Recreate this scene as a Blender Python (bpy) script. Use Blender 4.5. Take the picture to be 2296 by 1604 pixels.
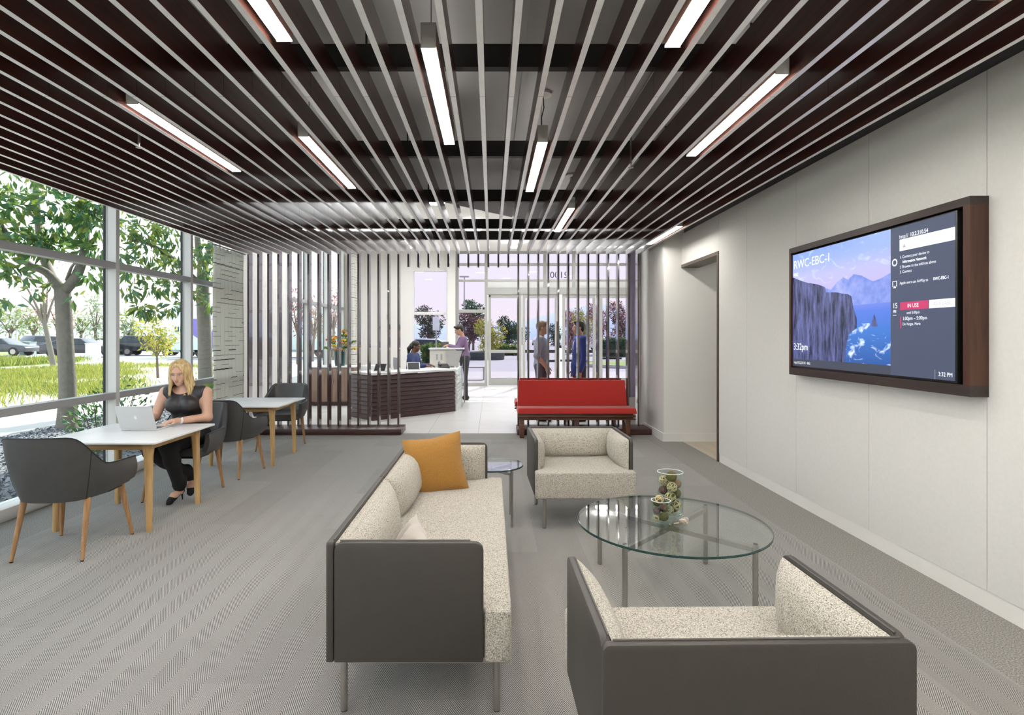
import bpy, bmesh, math, random
import numpy as np
from mathutils import Vector, Matrix

for _o in list(bpy.data.objects):
    bpy.data.objects.remove(_o, do_unlink=True)
SC = bpy.context.scene
COL = SC.collection
random.seed(7)
PI = math.pi

# ------------------------------------------------------------------ camera
FPX, VU, VV, HC = 1266.0, 1102.0, 755.0, 1.45      # focal in px, vanishing point, eye height
cam_d = bpy.data.cameras.new('camera')
cam_d.sensor_fit = 'HORIZONTAL'
cam_d.sensor_width = 36.0
cam_d.lens = FPX / 2296.0 * 36.0
cam_d.shift_x = (1148.0 - VU) / 2296.0
cam_d.shift_y = -(802.0 - VV) / 2296.0
cam_d.clip_end = 600.0
cam_d.clip_start = 0.05
cam = bpy.data.objects.new('camera', cam_d)
COL.objects.link(cam)
cam.location = (0, 0, HC)
cam.rotation_euler = (PI / 2, 0, 0)
SC.camera = cam

# ------------------------------------------------------------------ world, sun, exposure
world = bpy.data.worlds.new('sky')
SC.world = world
world.use_nodes = True
wn = world.node_tree
wn.nodes.clear()
w_out = wn.nodes.new('ShaderNodeOutputWorld')
w_bg = wn.nodes.new('ShaderNodeBackground')
w_tc = wn.nodes.new('ShaderNodeTexCoord')
w_sep = wn.nodes.new('ShaderNodeSeparateXYZ')
w_ramp = wn.nodes.new('ShaderNodeValToRGB')
wn.links.new(w_tc.outputs['Generated'], w_sep.inputs[0])
wn.links.new(w_sep.outputs['Z'], w_ramp.inputs[0])
w_ramp.color_ramp.elements[0].position = 0.0
w_ramp.color_ramp.elements[0].color = (1.0, 0.95, 0.92, 1)
w_ramp.color_ramp.elements[1].position = 0.6
w_ramp.color_ramp.elements[1].color = (0.72, 0.86, 1.0, 1)
e_ = w_ramp.color_ramp.elements.new(0.15)
e_.color = (0.93, 0.95, 1.0, 1)
wn.links.new(w_ramp.outputs[0], w_bg.inputs[0])
w_bg.inputs[1].default_value = 1.3
wn.links.new(w_bg.outputs[0], w_out.inputs[0])

sun_d = bpy.data.lights.new('sun', 'SUN')
sun_d.energy = 6.0
sun_d.angle = math.radians(1.0)
sun_d.color = (1.0, 0.95, 0.86)
sun = bpy.data.objects.new('sun', sun_d)
COL.objects.link(sun)
sun.rotation_euler = Vector((-0.30, -1.0, -0.95)).to_track_quat('-Z', 'Y').to_euler()
sun.location = (5, 40, 40)

SC.view_settings.view_transform = 'Standard'
SC.view_settings.look = 'None'
SC.view_settings.gamma = 1.0
SC.view_settings.use_curve_mapping = False
SC.view_settings.exposure = 0.87
SC.cycles.use_denoising = True
SC.cycles.use_adaptive_sampling = True
SC.cycles.adaptive_threshold = 0.05
SC.cycles.max_bounces = 6
SC.cycles.diffuse_bounces = 3
SC.cycles.glossy_bounces = 3
SC.cycles.transparent_max_bounces = 16
SC.cycles.transmission_bounces = 4
SC.cycles.sample_clamp_indirect = 6.0
SC.cycles.caustics_reflective = False
SC.cycles.caustics_refractive = False
LAMP = 32.0      # radiance of the ceiling fixtures' diffusers

# ------------------------------------------------------------------ helpers
def px(u, v, Y):
    return ((u - VU) * Y / FPX, Y, HC - (v - VV) * Y / FPX)

def tag(o, label=None, cat=None, group=None, kind=None):
    if label: o['label'] = label
    if cat: o['category'] = cat
    if group: o['group'] = group
    if kind: o['kind'] = kind
    return o

def empty(name, loc=(0, 0, 0), rz=0.0, label=None, cat=None, group=None, parent=None):
    o = bpy.data.objects.new(name, None)
    o.empty_display_size = 0.1
    COL.objects.link(o)
    o.location = loc
    o.rotation_euler = (0, 0, rz)
    if parent: o.parent = parent
    return tag(o, label, cat, group)

def link_mesh(name, me, parent=None, loc=None):
    o = bpy.data.objects.new(name, me)
    COL.objects.link(o)
    if parent: o.parent = parent
    if loc: o.location = loc
    return o

def copy_tree(o, parent=None):
    c = o.copy()
    COL.objects.link(c)
    c.parent = parent
    for ch in o.children:
        copy_tree(ch, c)
    return c

class MB:
    """collects geometry, builds ONE mesh object"""
    def __init__(self):
        self.v = []; self.f = []; self.m = []; self.mi = 0
    def add(self, vs, fs):
        n = len(self.v)
        self.v.extend([tuple(p) for p in vs])
        for f in fs:
            self.f.append(tuple(i + n for i in f)); self.m.append(self.mi)
        return self
    def box(self, x0, x1, y0, y1, z0, z1, bottom=None):
        vs = [(x0,y0,z0),(x1,y0,z0),(x1,y1,z0),(x0,y1,z0),(x0,y0,z1),(x1,y0,z1),(x1,y1,z1),(x0,y1,z1)]
        fs = [(3,2,1,0),(4,5,6,7),(0,1,5,4),(1,2,6,5),(2,3,7,6),(3,0,4,7)]
        k = len(self.f)
        self.add(vs, fs)
        if bottom is not None: self.m[k] = bottom
        return self
    def cbox(self, cx, cy, cz, sx, sy, sz):
        return self.box(cx-sx/2, cx+sx/2, cy-sy/2, cy+sy/2, cz-sz/2, cz+sz/2)
    def hexa(self, p):          # 8 points, order as box
        return self.add(p, [(3,2,1,0),(4,5,6,7),(0,1,5,4),(1,2,6,5),(2,3,7,6),(3,0,4,7)])
    def prism(self, poly, a, b, axis='z'):
        n = len(poly)
        def P(p, t):
            if axis == 'z': return (p[0], p[1], t)
            if axis == 'y': return (p[0], t, p[1])
            return (t, p[0], p[1])
        vs = [P(p, a) for p in poly] + [P(p, b) for p in poly]
        fs = [tuple(range(n-1, -1, -1)), tuple(range(n, 2*n))]
        fs += [(i, (i+1) % n, n + (i+1) % n, n + i) for i in range(n)]
        if axis == 'y': fs = [tuple(reversed(f)) for f in fs]
        return self.add(vs, fs)
    def loft(self, rings, cap=True, closed=False):
        n = len(rings[0]); vs = [p for r in rings for p in r]; fs = []
        R = len(rings)
        for j in range(R if closed else R-1):
            j2 = (j+1) % R
            for i in range(n):
                i2 = (i+1) % n
                fs.append((j*n+i, j*n+i2, j2*n+i2, j2*n+i))
        if cap and not closed:
            fs.append(tuple(range(n-1, -1, -1)))
            fs.append(tuple((R-1)*n+i for i in range(n)))
        return self.add(vs, fs)
    def tube(self, pts, r, n=8, cap=True):
        pts = [Vector(p) for p in pts]
        rs = r if isinstance(r, (list, tuple)) else [r]*len(pts)
        rings = []
        up = None
        for i, p in enumerate(pts):
            if i == 0: d = pts[1]-pts[0]
            elif i == len(pts)-1: d = pts[-1]-pts[-2]
            else: d = (pts[i+1]-pts[i]).normalized() + (pts[i]-pts[i-1]).normalized()
            if d.length < 1e-9: d = Vector((0, 0, 1))
            d.normalize()
            if up is None:
                up = Vector((0, 0, 1)) if abs(d.z) < .9 else Vector((1, 0, 0))
            s = d.cross(up)
            if s.length < 1e-6: s = d.cross(Vector((0, 1, 0.3)))
            s.normalize(); t = s.cross(d).normalized(); up = t
            rings.append([tuple(p + (s*math.cos(a) + t*math.sin(a))*rs[i]) for a in [2*PI*k/n for k in range(n)]])
        return self.loft(rings, cap)
    def cyl(self, x, y, z0, z1, r, n=16, r1=None):
        return self.tube([(x, y, z0), (x, y, z1)], [r, r if r1 is None else r1], n)
    def lathe(self, prof, n=24, c=(0, 0, 0)):
        rings = [[(c[0]+r*math.cos(2*PI*k/n), c[1]+r*math.sin(2*PI*k/n), c[2]+z) for k in range(n)] for r, z in prof]
        return self.loft(rings, True)
    def ball(self, c, r, nu=12, nv=8):
        if not isinstance(r, (tuple, list)): r = (r, r, r)
        rings = []
        for j in range(nv+1):
            a = -PI/2 + PI*j/nv
            q = max(math.cos(a), 1e-3)
            rings.append([(c[0]+r[0]*q*math.cos(2*PI*k/nu), c[1]+r[1]*q*math.sin(2*PI*k/nu), c[2]+r[2]*math.sin(a)) for k in range(nu)])
        return self.loft(rings, True)
    def poly(self, pts):
        return self.add(pts, [tuple(range(len(pts)))])
    def xf(self, M, start=0):
        for i in range(start, len(self.v)):
            self.v[i] = tuple(M @ Vector(self.v[i]))
        return self
    def mesh(self, name, mats, smooth=None, bevel=0, segs=2, weld=False):
        me = bpy.data.meshes.new(name)
        me.from_pydata(self.v, [], self.f)
        if not isinstance(mats, (list, tuple)): mats = [mats]
        for m in mats: me.materials.append(m)
        if len(mats) > 1: me.polygons.foreach_set('material_index', self.m)
        me.validate()
        if bevel or weld:
            bm = bmesh.new(); bm.from_mesh(me)
            if weld: bmesh.ops.remove_doubles(bm, verts=bm.verts, dist=weld if weld is not True else 1e-4)
            if bevel:
                es = [e for e in bm.edges if len(e.link_faces) == 2 and e.calc_face_angle(0) > 0.6]
                bmesh.ops.bevel(bm, geom=es, offset=bevel, segments=segs, affect='EDGES', profile=0.5, clamp_overlap=True)
            bm.to_mesh(me); bm.free()
        if smooth is not None:
            me.polygons.foreach_set('use_smooth', [True]*len(me.polygons))
            me.set_sharp_from_angle(angle=math.radians(smooth))
        me.update()
        return me
    def build(self, name, mats, parent=None, smooth=None, bevel=0, segs=2, sub=0, loc=None, weld=False):
        o = link_mesh(name, self.mesh(name, mats, smooth, bevel, segs, weld), parent, loc)
        if sub:
            s = o.modifiers.new('sub', 'SUBSURF'); s.levels = sub; s.render_levels = sub
        return o

def box(name, x0, x1, y0, y1, z0, z1, mat, parent=None, bevel=0, smooth=None, segs=2):
    return MB().box(x0, x1, y0, y1, z0, z1).build(name, mat, parent, smooth if smooth is not None else (40 if bevel else None), bevel, segs)

def struct(o):
    o['kind'] = 'structure'
    return o

def catmull(pts, n):
    pts = [Vector(p) for p in pts]
    out = []
    for i in range(len(pts)-1):
        p0 = pts[max(i-1, 0)]; p1 = pts[i]; p2 = pts[i+1]; p3 = pts[min(i+2, len(pts)-1)]
        for k in range(n):
            t = k/n
            out.append(0.5*((2*p1) + (p2-p0)*t + (2*p0-5*p1+4*p2-p3)*t*t + (3*p1-p0-3*p2+p3)*t*t*t))
    out.append(pts[-1])
    return out

def text_mesh(body, size, mat, name='lettering', align='LEFT', bold=0.0, extrude=0.0, sx=1.0):
    cu = bpy.data.curves.new(name, 'FONT')
    cu.body = body; cu.size = size; cu.align_x = align; cu.offset = bold; cu.extrude = extrude
    cu.resolution_u = 3
    o = bpy.data.objects.new(name, cu); COL.objects.link(o)
    dg = bpy.context.evaluated_depsgraph_get()
    me = bpy.data.meshes.new_from_object(o.evaluated_get(dg))
    bpy.data.objects.remove(o); bpy.data.curves.remove(cu)
    me.name = name
    me.materials.clear(); me.materials.append(mat)
    if sx != 1.0: me.transform(Matrix.Diagonal((sx, 1, 1, 1)))
    return me

# ------------------------------------------------------------------ materials
MATS = {}
def nodes_of(name):
    m = bpy.data.materials.new(name); m.use_nodes = True
    nt = m.node_tree
    b = nt.nodes['Principled BSDF']
    MATS[name] = m
    return m, nt, b

def N(nt, t, **kw):
    n = nt.nodes.new(t)
    for k, val in kw.items():
        if k.startswith('i_'):
            n.inputs[int(k[2:])].default_value = val
        else: setattr(n, k, val)
    return n

def L(nt, a, b): nt.links.new(a, b)

def math_n(nt, op, a, b=None, c=None):
    n = nt.nodes.new('ShaderNodeMath'); n.operation = op
    for i, x in enumerate((a, b, c)):
        if x is None: continue
        if isinstance(x, (int, float)): n.inputs[i].default_value = x
        else: nt.links.new(x, n.inputs[i])
    return n.outputs[0]

def mixc(nt, fac, c1, c2, blend='MIX'):
    n = nt.nodes.new('ShaderNodeMix'); n.data_type = 'RGBA'; n.blend_type = blend
    for idx, x in ((0, fac), (6, c1), (7, c2)):
        if isinstance(x, (int, float)): n.inputs[idx].default_value = x
        elif isinstance(x, tuple): n.inputs[idx].default_value = (x[0], x[1], x[2], 1)
        else: nt.links.new(x, n.inputs[idx])
    return n.outputs[2]

def pm(name, col, rough=0.6, metal=0.0, var=0.12, vscale=6.0, bump=0.0, bscale=60.0, spec=0.5, coat=0.0, sheen=0.0, trans=0.0):
    m, nt, b = nodes_of(name)
    tc = N(nt, 'ShaderNodeTexCoord')
    nz = N(nt, 'ShaderNodeTexNoise'); nz.inputs['Scale'].default_value = vscale; nz.inputs['Detail'].default_value = 4
    L(nt, tc.outputs['Object'], nz.inputs['Vector'])
    lo = tuple(c*(1-var) for c in col); hi = tuple(min(1, c*(1+var)) for c in col)
    L(nt, mixc(nt, nz.outputs['Fac'], lo, hi), b.inputs['Base Color'])
    b.inputs['Roughness'].default_value = rough
    b.inputs['Metallic'].default_value = metal
    b.inputs['Specular IOR Level'].default_value = spec
    b.inputs['Coat Weight'].default_value = coat
    b.inputs['Sheen Weight'].default_value = sheen
    if bump:
        n2 = N(nt, 'ShaderNodeTexNoise'); n2.inputs['Scale'].default_value = bscale; n2.inputs['Detail'].default_value = 3
        L(nt, tc.outputs['Object'], n2.inputs['Vector'])
        bp = N(nt, 'ShaderNodeBump'); bp.inputs['Strength'].default_value = bump; bp.inputs['Distance'].default_value = 0.01
        L(nt, n2.outputs['Fac'], bp.inputs['Height']); L(nt, bp.outputs[0], b.inputs['Normal'])
    if trans:
        tr = N(nt, 'ShaderNodeBsdfTranslucent'); tr.inputs[0].default_value = (min(1, col[0]*1.6), min(1, col[1]*1.6), col[2]*1.2, 1)
        mx = N(nt, 'ShaderNodeMixShader'); mx.inputs[0].default_value = trans
        out = nt.nodes['Material Output']
        L(nt, b.outputs[0], mx.inputs[1]); L(nt, tr.outputs[0], mx.inputs[2]); L(nt, mx.outputs[0], out.inputs['Surface'])
    return m

def wood(name, c1, c2, rough=0.4, axis='y', scale=14.0, coat=0.0, spec=0.5, ior=1.5):
    m, nt, b = nodes_of(name)
    tc = N(nt, 'ShaderNodeTexCoord'); mp = N(nt, 'ShaderNodeMapping')
    s = {'x': (0.08, 1, 1), 'y': (1, 0.08, 1), 'z': (1, 1, 0.08)}[axis]
    mp.inputs['Scale'].default_value = s
    L(nt, tc.outputs['Object'], mp.inputs[0])
    nz = N(nt, 'ShaderNodeTexNoise'); nz.inputs['Scale'].default_value = scale*4; nz.inputs['Detail'].default_value = 5; nz.inputs['Distortion'].default_value = 0.6
    L(nt, mp.outputs[0], nz.inputs['Vector'])
    rp = N(nt, 'ShaderNodeValToRGB'); rp.color_ramp.elements[0].position = .35; rp.color_ramp.elements[1].position = .68
    rp.color_ramp.elements[0].color = (*c1, 1); rp.color_ramp.elements[1].color = (*c2, 1)
    L(nt, nz.outputs['Fac'], rp.inputs[0]); L(nt, rp.outputs[0], b.inputs['Base Color'])
    b.inputs['Roughness'].default_value = rough
    b.inputs['Coat Weight'].default_value = coat
    b.inputs['Specular IOR Level'].default_value = spec
    b.inputs['IOR'].default_value = ior
    return m

def emis(name, col, s, base=None):
    m, nt, b = nodes_of(name)
    b.inputs['Base Color'].default_value = (*([min(1, c) for c in col] if base is None else base), 1)
    b.inputs['Emission Color'].default_value = (*col, 1)
    b.inputs['Emission Strength'].default_value = s
    b.inputs['Roughness'].default_value = .4
    return m

def glass_pane(name, tint=(0.96, 0.99, 0.98), refl=1.0, rough=0.0, ior=1.45):
    """thin window pane: straight transmission with a tint plus a Fresnel reflection"""
    m, nt, b = nodes_of(name)
    nt.nodes.remove(b)
    out = nt.nodes['Material Output']
    t = N(nt, 'ShaderNodeBsdfTransparent'); t.inputs[0].default_value = (*tint, 1)
    g = N(nt, 'ShaderNodeBsdfGlossy'); g.inputs['Roughness'].default_value = rough
    ge = N(nt, 'ShaderNodeNewGeometry')
    vm = N(nt, 'ShaderNodeVectorMath'); vm.operation = 'DOT_PRODUCT'
    L(nt, ge.outputs['Incoming'], vm.inputs[0]); L(nt, ge.outputs['Normal'], vm.inputs[1])
    ct = math_n(nt, 'ABSOLUTE', vm.outputs['Value'])
    f0 = ((ior-1)/(ior+1))**2
    sch = math_n(nt, 'MULTIPLY_ADD', math_n(nt, 'POWER', math_n(nt, 'SUBTRACT', 1.0, ct), 5.0), 1-f0, f0)   # Schlick, same from both sides
    f2 = math_n(nt, 'MINIMUM', math_n(nt, 'MULTIPLY', sch, refl), 1.0)
    mx = N(nt, 'ShaderNodeMixShader')
    L(nt, f2, mx.inputs[0]); L(nt, t.outputs[0], mx.inputs[1]); L(nt, g.outputs[0], mx.inputs[2])
    L(nt, mx.outputs[0], out.inputs['Surface'])
    return m

# carpet with herringbone bands
def carpet_mat():
    m, nt, b = nodes_of('herringbone_carpet')
    tc = N(nt, 'ShaderNodeTexCoord'); sp = N(nt, 'ShaderNodeSeparateXYZ')
    L(nt, tc.outputs['Object'], sp.inputs[0])
    x, y = sp.outputs[0], sp.outputs[1]
    band = 0.078
    t = math_n(nt, 'PINGPONG', math_n(nt, 'ADD', x, 20.0), band)
    ph = math_n(nt, 'MULTIPLY', math_n(nt, 'ADD', y, math_n(nt, 'MULTIPLY', t, 1.75)), 2*PI/0.0145)
    sn = math_n(nt, 'SINE', ph)
    ln = math_n(nt, 'MULTIPLY_ADD', sn, 0.65, 0.5)
    cl = N(nt, 'ShaderNodeClamp'); L(nt, ln, cl.inputs[0])
    # planks of 0.26 x 0.95
    ix = math_n(nt, 'FLOOR', math_n(nt, 'MULTIPLY', x, 1/0.312))
    off = math_n(nt, 'FRACT', math_n(nt, 'MULTIPLY', ix, 0.37))
    iy = math_n(nt, 'FLOOR', math_n(nt, 'ADD', math_n(nt, 'MULTIPLY', y, 1/0.95), off))
    cb = N(nt, 'ShaderNodeCombineXYZ'); L(nt, ix, cb.inputs[0]); L(nt, iy, cb.inputs[1])
    wnz = N(nt, 'ShaderNodeTexWhiteNoise'); L(nt, cb.outputs[0], wnz.inputs['Vector'])
    nz = N(nt, 'ShaderNodeTexNoise'); nz.inputs['Scale'].default_value = 260; nz.inputs['Detail'].default_value = 2
    L(nt, tc.outputs['Object'], nz.inputs['Vector'])
    n2 = N(nt, 'ShaderNodeTexNoise'); n2.inputs['Scale'].default_value = 1.3; n2.inputs['Detail'].default_value = 2
    L(nt, tc.outputs['Object'], n2.inputs['Vector'])
    # contrast of the stripes differs from plank to plank
    con = math_n(nt, 'MULTIPLY_ADD', wnz.outputs['Value'], 0.40, 0.55)
    fac = math_n(nt, 'ADD', math_n(nt, 'MULTIPLY', math_n(nt, 'SUBTRACT', cl.outputs[0], 0.5), con), 0.5)
    fac = math_n(nt, 'ADD', fac, math_n(nt, 'MULTIPLY', math_n(nt, 'SUBTRACT', nz.outputs['Fac'], 0.5), 0.9))
    fac = math_n(nt, 'ADD', fac, math_n(nt, 'MULTIPLY', math_n(nt, 'SUBTRACT', wnz.outputs['Value'], 0.5), 0.10))
    c2 = N(nt, 'ShaderNodeClamp'); L(nt, fac, c2.inputs[0])
    L(nt, mixc(nt, c2.outputs[0], (0.050, 0.048, 0.044), (0.52, 0.50, 0.465)), b.inputs['Base Color'])
    b.inputs['Roughness'].default_value = 0.95
    b.inputs['Specular IOR Level'].default_value = 0.15
    b.inputs['Sheen Weight'].default_value = 0.15
    bp = N(nt, 'ShaderNodeBump'); bp.inputs['Strength'].default_value = 0.4; bp.inputs['Distance'].default_value = 0.004
    L(nt, c2.outputs[0], bp.inputs['Height']); L(nt, bp.outputs[0], b.inputs['Normal'])
    return m

def plain_carpet(name, lo, hi):
    m, nt, b = nodes_of(name)
    tc = N(nt, 'ShaderNodeTexCoord')
    nz = N(nt, 'ShaderNodeTexNoise'); nz.inputs['Scale'].default_value = 170; nz.inputs['Detail'].default_value = 3
    L(nt, tc.outputs['Object'], nz.inputs['Vector'])
    rp = N(nt, 'ShaderNodeValToRGB'); rp.color_ramp.elements[0].position = .33; rp.color_ramp.elements[1].position = .67
    rp.color_ramp.elements[0].color = (*lo, 1); rp.color_ramp.elements[1].color = (*hi, 1)
    L(nt, nz.outputs['Fac'], rp.inputs[0]); L(nt, rp.outputs[0], b.inputs['Base Color'])
    b.inputs['Roughness'].default_value = .95; b.inputs['Specular IOR Level'].default_value = .15
    return m

def boucle(name, light, dark, scale=150.0, amt=0.8):
    """nubbly woven upholstery: staggered loops, dark between them"""
    m, nt, b = nodes_of(name)
    tc = N(nt, 'ShaderNodeTexCoord')
    vo = N(nt, 'ShaderNodeTexVoronoi'); vo.inputs['Scale'].default_value = scale; vo.inputs['Randomness'].default_value = 0.75
    L(nt, tc.outputs['Object'], vo.inputs['Vector'])
    rp = N(nt, 'ShaderNodeValToRGB'); rp.color_ramp.elements[0].position = .15; rp.color_ramp.elements[1].position = .95
    rp.color_ramp.elements[0].color = (*light, 1); rp.color_ramp.elements[1].color = (*dark, 1)
    L(nt, vo.outputs['Distance'], rp.inputs[0])
    nz = N(nt, 'ShaderNodeTexNoise'); nz.inputs['Scale'].default_value = 500
    L(nt, tc.outputs['Object'], nz.inputs['Vector'])
    L(nt, mixc(nt, 0.25, rp.outputs[0], nz.outputs['Fac'], 'OVERLAY'), b.inputs['Base Color'])
    b.inputs['Roughness'].default_value = .95; b.inputs['Specular IOR Level'].default_value = .2; b.inputs['Sheen Weight'].default_value = .2
    bp = N(nt, 'ShaderNodeBump'); bp.inputs['Strength'].default_value = amt; bp.inputs['Distance'].default_value = 0.004; bp.invert = True
    L(nt, vo.outputs['Distance'], bp.inputs['Height']); L(nt, bp.outputs[0], b.inputs['Normal'])
    return m

def curtain_mat():
    m, nt, b = nodes_of('dashed_curtain')
    tc = N(nt, 'ShaderNodeTexCoord'); sp = N(nt, 'ShaderNodeSeparateXYZ'); L(nt, tc.outputs['Object'], sp.inputs[0])
    z = sp.outputs[2]; y = sp.outputs[1]
    row = math_n(nt, 'FLOOR', math_n(nt, 'MULTIPLY', z, 1/0.066))
    fz = math_n(nt, 'FRACT', math_n(nt, 'MULTIPLY', z, 1/0.066))
    w1 = N(nt, 'ShaderNodeTexWhiteNoise'); w1.noise_dimensions = '1D'; L(nt, row, w1.inputs['W'])
    thick = math_n(nt, 'MULTIPLY_ADD', math_n(nt, 'POWER', w1.outputs['Value'], 3.0), 0.16, 0.06)
    line = math_n(nt, 'LESS_THAN', fz, thick)
    cell = math_n(nt, 'FLOOR', math_n(nt, 'ADD', math_n(nt, 'MULTIPLY', y, 4.5), math_n(nt, 'MULTIPLY', row, 0.37)))
    cb = N(nt, 'ShaderNodeCombineXYZ'); L(nt, cell, cb.inputs[0]); L(nt, row, cb.inputs[1])
    w2 = N(nt, 'ShaderNodeTexWhiteNoise'); L(nt, cb.outputs[0], w2.inputs['Vector'])
    on = math_n(nt, 'MULTIPLY', line, math_n(nt, 'GREATER_THAN', w2.outputs['Value'], 0.25))
    whi = math_n(nt, 'GREATER_THAN', w2.outputs['Value'], 0.86)
    c = mixc(nt, whi, (0.03, 0.03, 0.035), (0.85, 0.83, 0.76))
    col = mixc(nt, on, (0.86, 0.84, 0.79), c)
    L(nt, col, b.inputs['Base Color'])
    b.inputs['Roughness'].default_value = .9
    tr = N(nt, 'ShaderNodeBsdfTranslucent'); L(nt, col, tr.inputs[0])
    mx = N(nt, 'ShaderNodeMixShader'); mx.inputs[0].default_value = .6
    out = nt.nodes['Material Output']
    L(nt, b.outputs[0], mx.inputs[1]); L(nt, tr.outputs[0], mx.inputs[2]); L(nt, mx.outputs[0], out.inputs['Surface'])
    return m

M_carpet = carpet_mat()
M_border = plain_carpet('plain_carpet', (0.13, 0.125, 0.113), (0.44, 0.42, 0.39))
M_tile = pm('cream_tile', (0.72, 0.70, 0.66), .28, var=.06, vscale=2.5)
M_grout = pm('grout', (0.42, 0.41, 0.38), .8)
M_wall = pm('white_plaster', (0.80, 0.79, 0.75), .75, var=.02, vscale=3)
M_panel = pm('fabric_wall_panel', (0.71, 0.70, 0.665), .85, var=.05, vscale=40, bump=.12, bscale=220)
M_base = pm('white_baseboard', (0.82, 0.81, 0.77), .45, var=.02)
M_soffit = pm('dark_soffit', (0.12, 0.12, 0.125), .8, var=.05)
M_deck = pm('grey_ceiling_deck', (0.55, 0.55, 0.55), .42, var=.08, vscale=2)
M_lobbyceil = pm('cream_ceiling', (0.86, 0.84, 0.78), .7, var=.01)
M_slat = wood('dark_stained_slat', (0.050, 0.016, 0.011), (0.100, 0.034, 0.023), .33, 'y', 10, coat=.25, ior=1.7)
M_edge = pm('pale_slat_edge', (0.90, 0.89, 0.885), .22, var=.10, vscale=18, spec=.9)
M_post = wood('dark_stained_post', (0.040, 0.020, 0.019), (0.075, 0.036, 0.033), .20, 'z', 10, coat=.9, ior=1.9)
M_beam = pm('black_beam', (0.018, 0.016, 0.017), .5)
M_alu = pm('grey_aluminium', (0.42, 0.42, 0.42), .42, .35, var=.04)
M_aluw = pm('white_aluminium', (0.74, 0.745, 0.72), .5, 0, var=.03)
M_gasket = pm('black_gasket', (0.012, 0.014, 0.015), .6)
M_win = glass_pane('window_glass', (0.975, 0.995, 0.985), .45)
M_store = glass_pane('storefront_glass', (0.635, 0.615, 0.665), .22)
M_clear = glass_pane('clear_glass', (0.93, 0.975, 0.955), 1.1, ior=1.5)
M_tabletop_glass = glass_pane('tinted_table_glass', (0.93, 0.955, 0.94), 1.3, ior=1.6)
M_glassedge = pm('green_glass_edge', (0.02, 0.06, 0.055), .1, var=.2, spec=.8)
M_lamp = emis('lamp_diffuser', (1.0, 0.965, 0.915), LAMP)
M_deck_fill = emis('deck_fill_glow', (1.0, 0.945, 0.86), LAMP*.06)  # upward glow added to lift the deck tone
M_lobby_fill_up = emis('lobby_fill_up', (0.95, 0.97, 1.0), LAMP*.35)  # upper glow of the added lobby discs
M_lobby_fill = emis('lobby_fill_down', (0.95, 0.97, 1.0), LAMP*1.5)  # lower glow of the added lobby discs
M_lamph = pm('lamp_housing', (0.72, 0.70, 0.66), .45, var=.03)
M_leather = pm('taupe_leather', (0.052, 0.046, 0.039), .46, var=.08, vscale=30, bump=.12, bscale=260)
M_piping = pm('taupe_piping', (0.10, 0.09, 0.08), .5)
M_boucle = boucle('cream_boucle', (0.80, 0.75, 0.65), (0.12, 0.10, 0.075), 230)
M_steel = pm('brushed_steel', (0.42, 0.40, 0.37), .32, .9, var=.1, vscale=40)
M_mustard = pm('mustard_weave', (0.42, 0.20, 0.032), .92, var=.45, vscale=260, bump=.7, bscale=330, sheen=.2)
M_taupe_fabric = pm('taupe_velvet', (0.42, 0.38, 0.33), .85, var=.15, vscale=10, sheen=.4)
M_chair = pm('charcoal_leather', (0.066, 0.064, 0.063), .40, var=.12, vscale=14, bump=.08, bscale=180)
M_oak = wood('light_oak', (0.50, 0.30, 0.115), (0.64, 0.42, 0.19), .45, 'z', 12)
M_oakdark = wood('walnut_leg', (0.33, 0.17, 0.07), (0.46, 0.26, 0.12), .45, 'z', 12)
M_white = pm('white_laminate', (0.84, 0.84, 0.84), .30, var=.015)
M_rubber = pm('black_rubber', (0.012, 0.012, 0.012), .7)
M_red = pm('red_wool', (0.46, 0.020, 0.013), .85, var=.12, vscale=40, bump=.2, bscale=240, sheen=.3)
M_walnut = wood('red_walnut', (0.075, 0.028, 0.014), (0.17, 0.066, 0.032), .38, 'x', 10)
M_desk = wood('purple_brown_slat', (0.040, 0.017, 0.020), (0.085, 0.036, 0.038), .33, 'x', 10)
M_black = pm('black_plastic', (0.012, 0.012, 0.013), .35)
M_bronze = pm('bronze_frame', (0.11, 0.085, 0.065), .38, .5, var=.08)
M_curtain = curtain_mat()
M_laptop = pm('silver_laptop', (0.66, 0.66, 0.66), .38, .35, var=.02)
M_keys = pm('laptop_keys', (0.02, 0.02, 0.022), .5)
M_logo = pm('pale_emblem', (0.92, 0.92, 0.92), .3)

# =================================================================== STRUCTURE
DECK, SB, ST = 3.08, 2.71, 2.84        # deck height, slat bottom, slat top
WX0, WX1 = -3.85, 2.63                 # window wall face, right wall face
S0, SP = -0.048, 0.1525                # slat origin and spacing
PY = 8.60                              # front face of the screen posts

# ---- floor
fl = struct(MB().box(-3.35, 2.20, -4.0, 7.95, -0.06, 0.0).build('floor', M_carpet))
for nm, a in (('carpet_border', (2.20, 2.64, -4.0, 8.46)), ('carpet_border', (-3.85, -3.35, -4.0, 8.46)), ('carpet_border', (-3.35, 2.20, 7.95, 8.46))):
    box(nm, a[0], a[1], a[2], a[3], -0.06, 0.0, M_border, fl)
fl2 = struct(MB().box(-3.95, 4.3, 8.46, 16.62, -0.09, -0.006).build('floor', M_grout))
tx, ty = 0.75, 1.25
tile_me = {}
yy = 8.46
row = 0
while yy < 16.5:
    y1 = min(yy + ty, 16.56)
    xx = -3.95 - (0 if row % 2 == 0 else 0.0)
    while xx < 4.2:
        x1 = min(xx + tx, 4.25)
        key = (round(x1-xx, 3), round(y1-yy, 3))
        if key not in tile_me:
            tile_me[key] = MB().box(0.003, x1-xx-0.003, 0.003, y1-yy-0.003, -0.02, 0.0).mesh('tile', M_tile)
        link_mesh('tile', tile_me[key], fl2, (xx, yy, 0))
        xx = x1
    yy = y1; row += 1
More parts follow.
